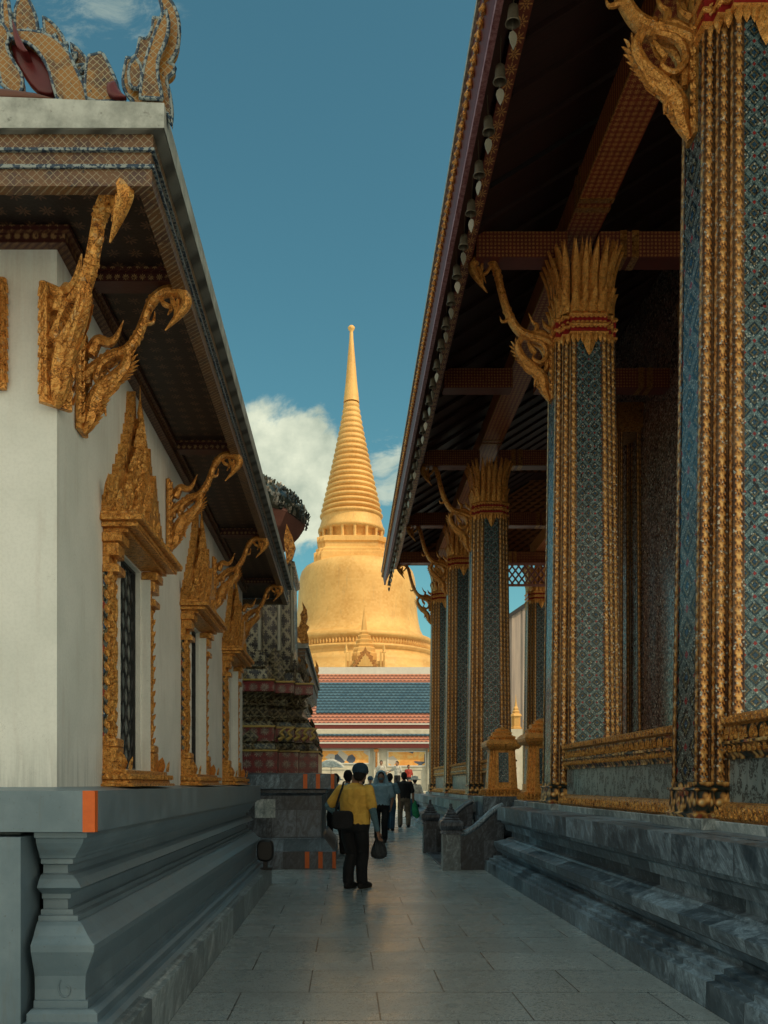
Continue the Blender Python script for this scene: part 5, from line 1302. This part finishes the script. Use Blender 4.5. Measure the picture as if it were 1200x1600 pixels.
def person(label, x, y, h, face, shirt, trousers, hair=M_hair, pose=None, group=None, hat=None, mask=None, scarf=None, vox=.011, sleeve=1.0, shoe=M_shoe, build=1.0, tilt=0, z0=0.0, skirt=False, sleeve_mat=None):
    """face: heading angle (radians), 0 = looking towards +Y (away from the camera)"""
    p = dict(lf=(-.10, .0), rf=(.10, .0), lh=(-.30, .02, .78), rh=(.30, .02, .78), le=(-.28, -.03, 1.08), re=(.28, -.03, 1.08), lk=.02, rk=.02, head=0.0)
    p.update(pose or {})
    r = thing('person', label, 'person', (x, y, z0), face, group); k = h/1.72
    def V(a): return Vector((a[0]*k, a[1]*k, a[2]*k))
    bw = build
    body = MB(); hp = 1.60
    # torso, neck, head
    body.tube([V((0, .0, .88)), V((0, 0, .98)), V((0, 0, 1.12)), V((0, .0, 1.28)), V((0, -.005, 1.40)), V((0, 0, 1.45))], [a*k*bw for a in (.15, .16, .145, .17, .165, .08)], 14, flat=.68, up=(1, 0, 0))
    limb(body, [V((0, 0, 1.42)), V((0, .01, 1.50)), V((0, .015, 1.56))], [.062*k, .055*k, .052*k])
    hc = V((p['head']*.5, .02, hp+.01))
    body.ball(hc, .108*k, 16, 10, 0, (.80, .96, 1.10)); body.ball(hc+V((0, .035, -.05)), .075*k, 12, 8, 0, (.85, .95, 1.0))
    hr = p['head']
    fv = Vector((-math.sin(hr), math.cos(hr), 0)); sv_ = Vector((fv.y, -fv.x, 0))
    body.tube([hc+fv*.095*k+V((0, 0, .02)), hc+fv*.118*k+V((0, 0, -.018)), hc+fv*.100*k+V((0, 0, -.03))], [.010*k, .017*k, .012*k], 6)     # nose
    body.tube([hc+fv*.092*k-sv_*.025*k+V((0, 0, -.055)), hc+fv*.102*k+V((0, 0, -.055)), hc+fv*.092*k+sv_*.025*k+V((0, 0, -.055))], [.006*k, .010*k, .006*k], 6)
    for s_ in (-1, 1):
        body.ball(hc+sv_*(s_*.088*k)+V((0, 0, -.005)), .026*k, 8, 6, 0, (.5, .6, 1.1))
        e = hc+sv_*(s_*.034*k)+fv*.094*k+V((0, 0, .012)); body.ball(e, .012*k, 8, 6)
    for sd_, nm in ((-1, 'l'), (1, 'r')):
        fx, fy = p[nm+'f']; kn = (fx*.95, fy*.5+.03+p[nm+'k'], .49); an = (fx, fy-.02, .085)
        limb(body, [V((sd_*.085, 0, .90)), V((sd_*.095+fx*.1, (fy*.25), .70)), V(kn), V((fx, fy*.8-.01, .30)), V(an)], [a*k for a in (.095, .082, .058, .052, .038)])
        limb(body, [V((fx, fy-.05, .05)), V((fx*1.05, fy+.06, .045)), V((fx*1.1, fy+.15, .03))], [.042*k, .042*k, .032*k], flat=.9)
        sh = (sd_*.185*bw, -.005, 1.385); el = p[nm+'e']; ha = p[nm+'h']
        limb(body, [V(sh), V(((sh[0]+el[0])/2, (sh[1]+el[1])/2, (sh[2]+el[2])/2)), V(el), V(((ha[0]+el[0])/2, (ha[1]+el[1])/2, (ha[2]+el[2])/2)), V(ha)], [a*k for a in (.058, .05, .042, .036, .027)])
        dv = (V(ha)-V(el)).normalized(); hand(body, V(ha), dv, (0, 1, 0), k)
    remesh('body', body, M_skin, r, vox*.62, 2)
    # shirt
    sb = MB()
    sb.tube([V((0, 0, .90)), V((0, 0, 1.0)), V((0, 0, 1.12)), V((0, 0, 1.28)), V((0, -.005, 1.39)), V((0, 0, 1.455))], [a*k*bw for a in (.185, .185, .18, .192, .185, .085)], 16, flat=.74, up=(1, 0, 0))
    for sd_, nm in ((-1, 'l'), (1, 'r')):
        sh = Vector((sd_*.175*bw, -.005, 1.385)); el = Vector(p[nm+'e']); ha = Vector(p[nm+'h'])
        if sleeve <= 1: end = sh+(el-sh)*(.45+.45*sleeve); pts = [sh, sh+(el-sh)*.4, end]; rr = [.078, .076, .075]
        else: end = el+(ha-el)*.85; pts = [sh, sh+(el-sh)*.5, el, end]; rr = [.075, .068, .058, .045]
        limb(sb, [V(a) for a in pts], [a*k for a in rr])
        if sleeve_mat is not None:
            s2 = MB(); limb(s2, [V(end), V(el), V(el+(ha-el)*.92)], [.062*k, .052*k, .036*k]); remesh('under_sleeve', s2, sleeve_mat, r, vox, 2)
    rn = random.Random(int(abs(x*100))+3)
    for i in range(9):      # soft folds
        a = rn.uniform(0, 2*PI); zz = rn.uniform(.93, 1.15)
        q = [V((math.cos(a)*.175*bw, math.sin(a)*.128*bw, zz)), V((math.cos(a+.2)*.18*bw, math.sin(a+.2)*.13*bw, zz+.08)), V((math.cos(a+.5)*.178*bw, math.sin(a+.5)*.13*bw, zz+.17))]
        sb.tube(q, [.008*k, .020*k, .006*k], 6)
    remesh('shirt', sb, shirt, r, vox, 2)
    if mask is not False and not skirt:
        cb = MB(); cb.tube([V((0, 0, 1.43)), V((0, 0, 1.475))], [.078*k, .068*k], 14, flat=.9, up=(1, 0, 0)); remesh('collar', cb, shirt, r, vox*.8, 1)
    # trousers
    tb = MB(); tb.tube([V((0, 0, .80)), V((0, 0, .90)), V((0, 0, 1.0))], [a*k*bw for a in (.165, .18, .165)], 14, flat=.78, up=(1, 0, 0))
    if skirt: tb.tube([V((0, 0, .95)), V((0, 0, .6)), V((0, .0, .15))], [.17*k, .20*k, .25*k], 16, flat=.8, up=(1, 0, 0))
    else:
        for sd_, nm in ((-1, 'l'), (1, 'r')):
            fx, fy = p[nm+'f']; kn = (fx*.95, fy*.5+.03+p[nm+'k'], .49)
            limb(tb, [V((sd_*.085, 0, .90)), V((sd_*.095+fx*.1, fy*.25, .72)), V(kn), V((fx, fy*.8-.01, .28)), V((fx, fy-.01, .10))], [a*k for a in (.108, .102, .086, .082, .080)])
            for zz in (.14, .22, .5): tb.tube([V((fx-.07, fy*.9+.0, zz)), V((fx, fy*.9-.085, zz+.015)), V((fx+.07, fy*.9, zz))], [.006*k, .012*k, .006*k], 6)
    remesh('trousers' if not skirt else 'skirt', tb, trousers, r, vox, 2)
    sm = MB()
    for nm in 'lr':
        fx, fy = p[nm+'f']; a_ = [(fx, fy-.055, .045), (fx*1.03, fy+.03, .055), (fx*1.08, fy+.12, .045), (fx*1.1, fy+.19, .035)]
        limb(sm, [V(q) for q in a_], [.048*k, .052*k, .050*k, .036*k], flat=.95)
        sm.tube([V((fx, fy-.07, .012)), V((fx*1.05, fy+.06, .012)), V((fx*1.1, fy+.2, .012))], [.045*k, .052*k, .038*k], 10, flat=.25, up=(1, 0, 0))
    remesh('shoes', sm, shoe, r, vox*.8, 2)
    if hair:
        hb = MB(); hb.ball(hc-fv*.018*k+V((0, 0, .022)), .116*k, 16, 10, 0, (.84, .93, 1.05)); hb.ball(hc-fv*.05*k+V((0, 0, -.03)), .085*k, 12, 8, 0, (1.0, .8, 1.0))
        remesh('hair', hb, hair, r, vox*.8, 1)
    if hat == 'cap':
        cb = MB(); cb.ball(hc+V((0, -.005, .045)), .126*k, 18, 10, 0, (.90, 1.0, .84)); limb(cb, [hc+fv*.08*k+V((0, 0, .035)), hc+fv*.16*k+V((0, 0, .025))], [.07*k, .06*k], flat=.16, up=tuple(sv_)); remesh('cap', cb, M_navy, r, vox*.7, 1)
    if hat == 'sun':
        cb = MB(); cb.lathe([(.17*k, hc.z+.02), (.24*k, hc.z+.0), (.25*k, hc.z+.01), (.14*k, hc.z+.05), (.12*k, hc.z+.13), (.02, hc.z+.16)], 20, (hc.x, hc.y)); o = link('sun_hat', cb.mesh('sun_hat', M_whitec), r)
    if mask:
        mb_ = MB(); mb_.ball(hc+fv*.045*k+V((0, 0, -.04)), .074*k, 12, 8, 0, (.88, .95, .80)); remesh('face_mask', mb_, mask, r, vox*.6, 1)
    if scarf:
        sb = MB(); sb.ball(hc-fv*.062*k+V((0, 0, .035)), .130*k, 18, 12, 0, (1.0, .95, 1.05))
        for s_ in (-1, 1): limb(sb, [hc+sv_*(s_*.10*k)-fv*.02*k+V((0, 0, .03)), hc+sv_*(s_*.13*k)-fv*.01*k+V((0, 0, -.12)), hc+sv_*(s_*.17*k)+fv*.03*k+V((0, 0, -.30)), hc+sv_*(s_*.15*k)+fv*.05*k+V((0, 0, -.5))], [.05*k, .055*k, .06*k, .05*k], flat=.6)
        limb(sb, [hc-fv*.06*k+V((0, 0, 0)), hc-fv*.09*k+V((0, 0, -.2)), hc-fv*.1*k+V((0, 0, -.4))], [.10*k, .14*k, .15*k], flat=.5)
        remesh('head_scarf', sb, scarf, r, vox, 2)
    return r

p1 = person('man in yellow shirt and blue cap seen from behind with a hand on his hip', .13, 12.35, 1.70, R(-32), M_yellow, M_blackc, pose=dict(lh=(-.20, .10, .98), le=(-.40, -.06, 1.13), rh=(.33, .06, .80), re=(.30, -.02, 1.09), lf=(-.085, -.03), rf=(.085, .06), head=.15), hat='cap', vox=.010, build=1.25, sleeve=.75, sleeve_mat=M_teal)
bag = thing('shoulder_bag', 'black shoulder bag on the left hip of the man in yellow', 'bag', (-.08, 12.22, 1.0))
b = MB(); b.rings([[(-.04+(.15*sc)*math.copysign(abs(math.cos(a))**.5, math.cos(a)), 12.2+dy, .95+(.13*sc)*math.copysign(abs(math.sin(a))**.5, math.sin(a))) for a in [2*PI*i/20 for i in range(20)]] for dy, sc in ((-.06, .85), (-.045, 1), (.02, 1), (.04, .85))], True, True, 0, True); obj('pouch', b, M_blackc, bag)
b = MB(); b.tube(cr([(-.14, 12.2, 1.02), (-.11, 12.14, 1.2), (-.05, 12.17, 1.38), (-.01, 12.33, 1.475), (.10, 12.46, 1.40)], 5), .014, 6, flat=.35, up=(1, 0, 0)); obj('strap', b, M_blackc, bag)
cb_ = thing('net_bag', 'dark drawstring bag hanging from the right hand of the man in yellow', 'bag', (.44, 12.3, .5))
b = MB(); b.lathe([(.02, .76), (.025, .70), (.05, .62), (.09, .55), (.115, .49), (.105, .44), (.05, .41), (.01, .405)], 14, (.46, 12.36)); 
for i in range(8): a = i*PI/4; b.tube([(.46+.03*math.cos(a), 12.36+.03*math.sin(a), .72), (.46+.10*math.cos(a+.2), 12.36+.10*math.sin(a+.2), .55), (.46+.115*math.cos(a+.4), 12.36+.115*math.sin(a+.4), .49)], .008, 5)
obj('net_body', b, M_net, cb_)
person('person in pale blue shirt, veil and face mask walking towards the camera', .88, 22.2, 1.72, R(176), M_paleblue, M_blackc, pose=dict(lf=(-.09, .16), rf=(.10, -.18), lh=(-.25, .12, .86), rh=(.24, .12, .92), lk=.05, head=.0), mask=M_teal, scarf=M_paleblue, sleeve=.7, vox=.013, build=1.15)
person('person in black T-shirt and khaki trousers seen from behind', 1.93, 29.6, 1.80, R(3), M_blackc, M_khaki, pose=dict(lf=(-.12, .03), rf=(.13, -.04)), vox=.016, build=1.15, sleeve=.8)
person('person in grey-blue T-shirt partly hidden between the veiled person and the black T-shirt', 1.36, 27.6, 1.74, R(-10), M_teal, M_navy, pose=dict(lf=(-.08, .2), rf=(.1, -.2), lk=.03), vox=.016, sleeve=.6)
person('person in dark clothes walking half hidden left of the man in yellow', -.24, 21.2, 1.66, R(20), M_greyc, M_blackc, pose=dict(lf=(-.08, .25), rf=(.1, -.22), rh=(.27, .2, .9)), vox=.015, hat=None)
person('person in light grey-blue jacket directly behind the man in yellow', .05, 18.3, 1.70, R(8), M_paleblue, M_blackc, pose=dict(lf=(-.09, .12), rf=(.1, -.12)), vox=.013, sleeve=2)
person('person in white sun hat beside the tower plinth', -.42, 34.0, 1.62, R(150), M_whitec, M_greyc, vox=.018, hat='sun', sleeve=2)
person('person in white clothes under the pale parasol', -.75, 38.0, 1.60, R(-20), M_whitec, M_whitec, vox=.018, skirt=True)
person('person in teal top beyond the crowd on the left', .15, 40.0, 1.66, R(180), M_teal, M_navy, vox=.018)
um = thing('parasol', 'pale cream parasol held above the crowd', 'parasol', (-.62, 38.0, 1.0))
b = MB(); n_ = 16; rs = []
for rr_, zz in ((.62, 2.12), (.60, 2.15), (.42, 2.33), (.2, 2.43), (.02, 2.47)): rs.append([(-.62+rr_*math.cos(2*PI*i/n_)*(1 if i % 2 == 0 else .965), 38+rr_*math.sin(2*PI*i/n_)*(1 if i % 2 == 0 else .965), zz+(.0 if i % 2 == 0 else .025)) for i in range(n_)])
b.rings(rs, True, False, 0, True); obj('canopy', b, M_whitec, um)
b = MB(); b.tube([(-.62, 38, 1.0), (-.62, 38, 2.55)], .012, 6); obj('pole', b, M_black, um)
gs = thing('green_bag', 'bright green cloth bag carried beside the khaki trousers', 'bag', (2.30, 29.7, .3))
b = MB(); b.rings([[(2.30+sx*w_*math.cos(a)+dx, 29.6+.07*math.sin(a), zz) for a in [2*PI*i/10 for i in range(10)]] for zz, w_, sx, dx in ((.30, .03, 1, .05), (.38, .12, 1, .04), (.55, .12, 1, .0), (.75, .08, 1, -.02), (.88, .02, 1, 0))], True, True, 0, True); obj('cloth_body', b, M_green, gs)
# low platform with figures in front of the gallery
pf = thing('low_platform', 'low cream platform in front of the gallery wall with people standing on it', 'platform', (2.6, 52, 0))
b = MB(); b.bbox(1.4, 4.9, 50.6, 53.4, 0, 1.0, .03); obj('base', b, M_cream, pf); b = MB()
for i in range(4): b.bbox(1.9, 3.9, 49.6+i*.25, 50.7, 0, .2+i*.2, .01)
obj('front_steps', b, M_cream, pf)
person('person in long white clothes standing on the low platform', 2.05, 51.6, 1.75, R(170), M_whitec, M_whitec, vox=.02, skirt=True, z0=1.0)
person('person in black apron posing on the low platform', 2.95, 51.2, 1.7, R(150), M_whitec, M_blackc, vox=.02, z0=1.0, pose=dict(rh=(.45, .2, 1.1), re=(.38, .0, 1.2)))
person('person in red shirt standing right of the black apron on the platform', 3.62, 51.5, 1.5, R(200), M_redc, M_blackc, vox=.02, z0=.6+.4)
person('child in dark clothes below the platform beside the columns', 3.75, 46.0, 1.35, R(190), M_greyc, M_blackc, vox=.02)

rp = random.Random(21)
crowd = [(.95, 34.5, 1.70, M_greyc, 'cap', 'person in grey top and cap between the black T-shirt and the far post'), (1.62, 35.5, 1.60, M_paleblue, None, 'person in pale blue top just left of the black T-shirt in the distance'), (2.55, 33.0, 1.68, M_whitec, 'sun', 'person in white top and sun hat right of the khaki trousers'), (-.30, 30.5, 1.66, M_teal, 'sun', 'person in teal shirt and white sun hat close to the tower plinth'), (.62, 33.0, 1.62, M_whitec, None, 'person in white shirt seen above the veiled person'),
         (.40, 36.5, 1.70, M_redc, None, 'person in red shirt far down the alley behind the man in yellow'), (1.25, 37.5, 1.64, M_whitec, 'sun', 'person in white shirt and sun hat in the middle of the far crowd'),
         (2.75, 38.5, 1.66, M_blackc, None, 'person in black top beside the far gilded columns'), (2.05, 42.0, 1.58, M_yellow, None, 'person in yellow top in front of the low platform'),
         (-1.1, 44.0, 1.66, M_navy, 'cap', 'person in navy top and cap left of the pale parasol'), (3.1, 47.0, 1.62, M_paleblue, 'sun', 'person in pale blue top and sun hat near the platform corner')]
for x, y, h, m_, ht, lb in crowd:
    person(lb, x, y, h, R(rp.choice([0, 180, 160, 20, -30, 90])), m_, rp.choice([M_navy, M_greyc, M_khaki, M_blackc]), hat=ht, vox=.022, sleeve=rp.choice([.6, 2]), pose=dict(lf=(-.09, rp.uniform(-.2, .2)), rf=(.1, rp.uniform(-.2, .2))))
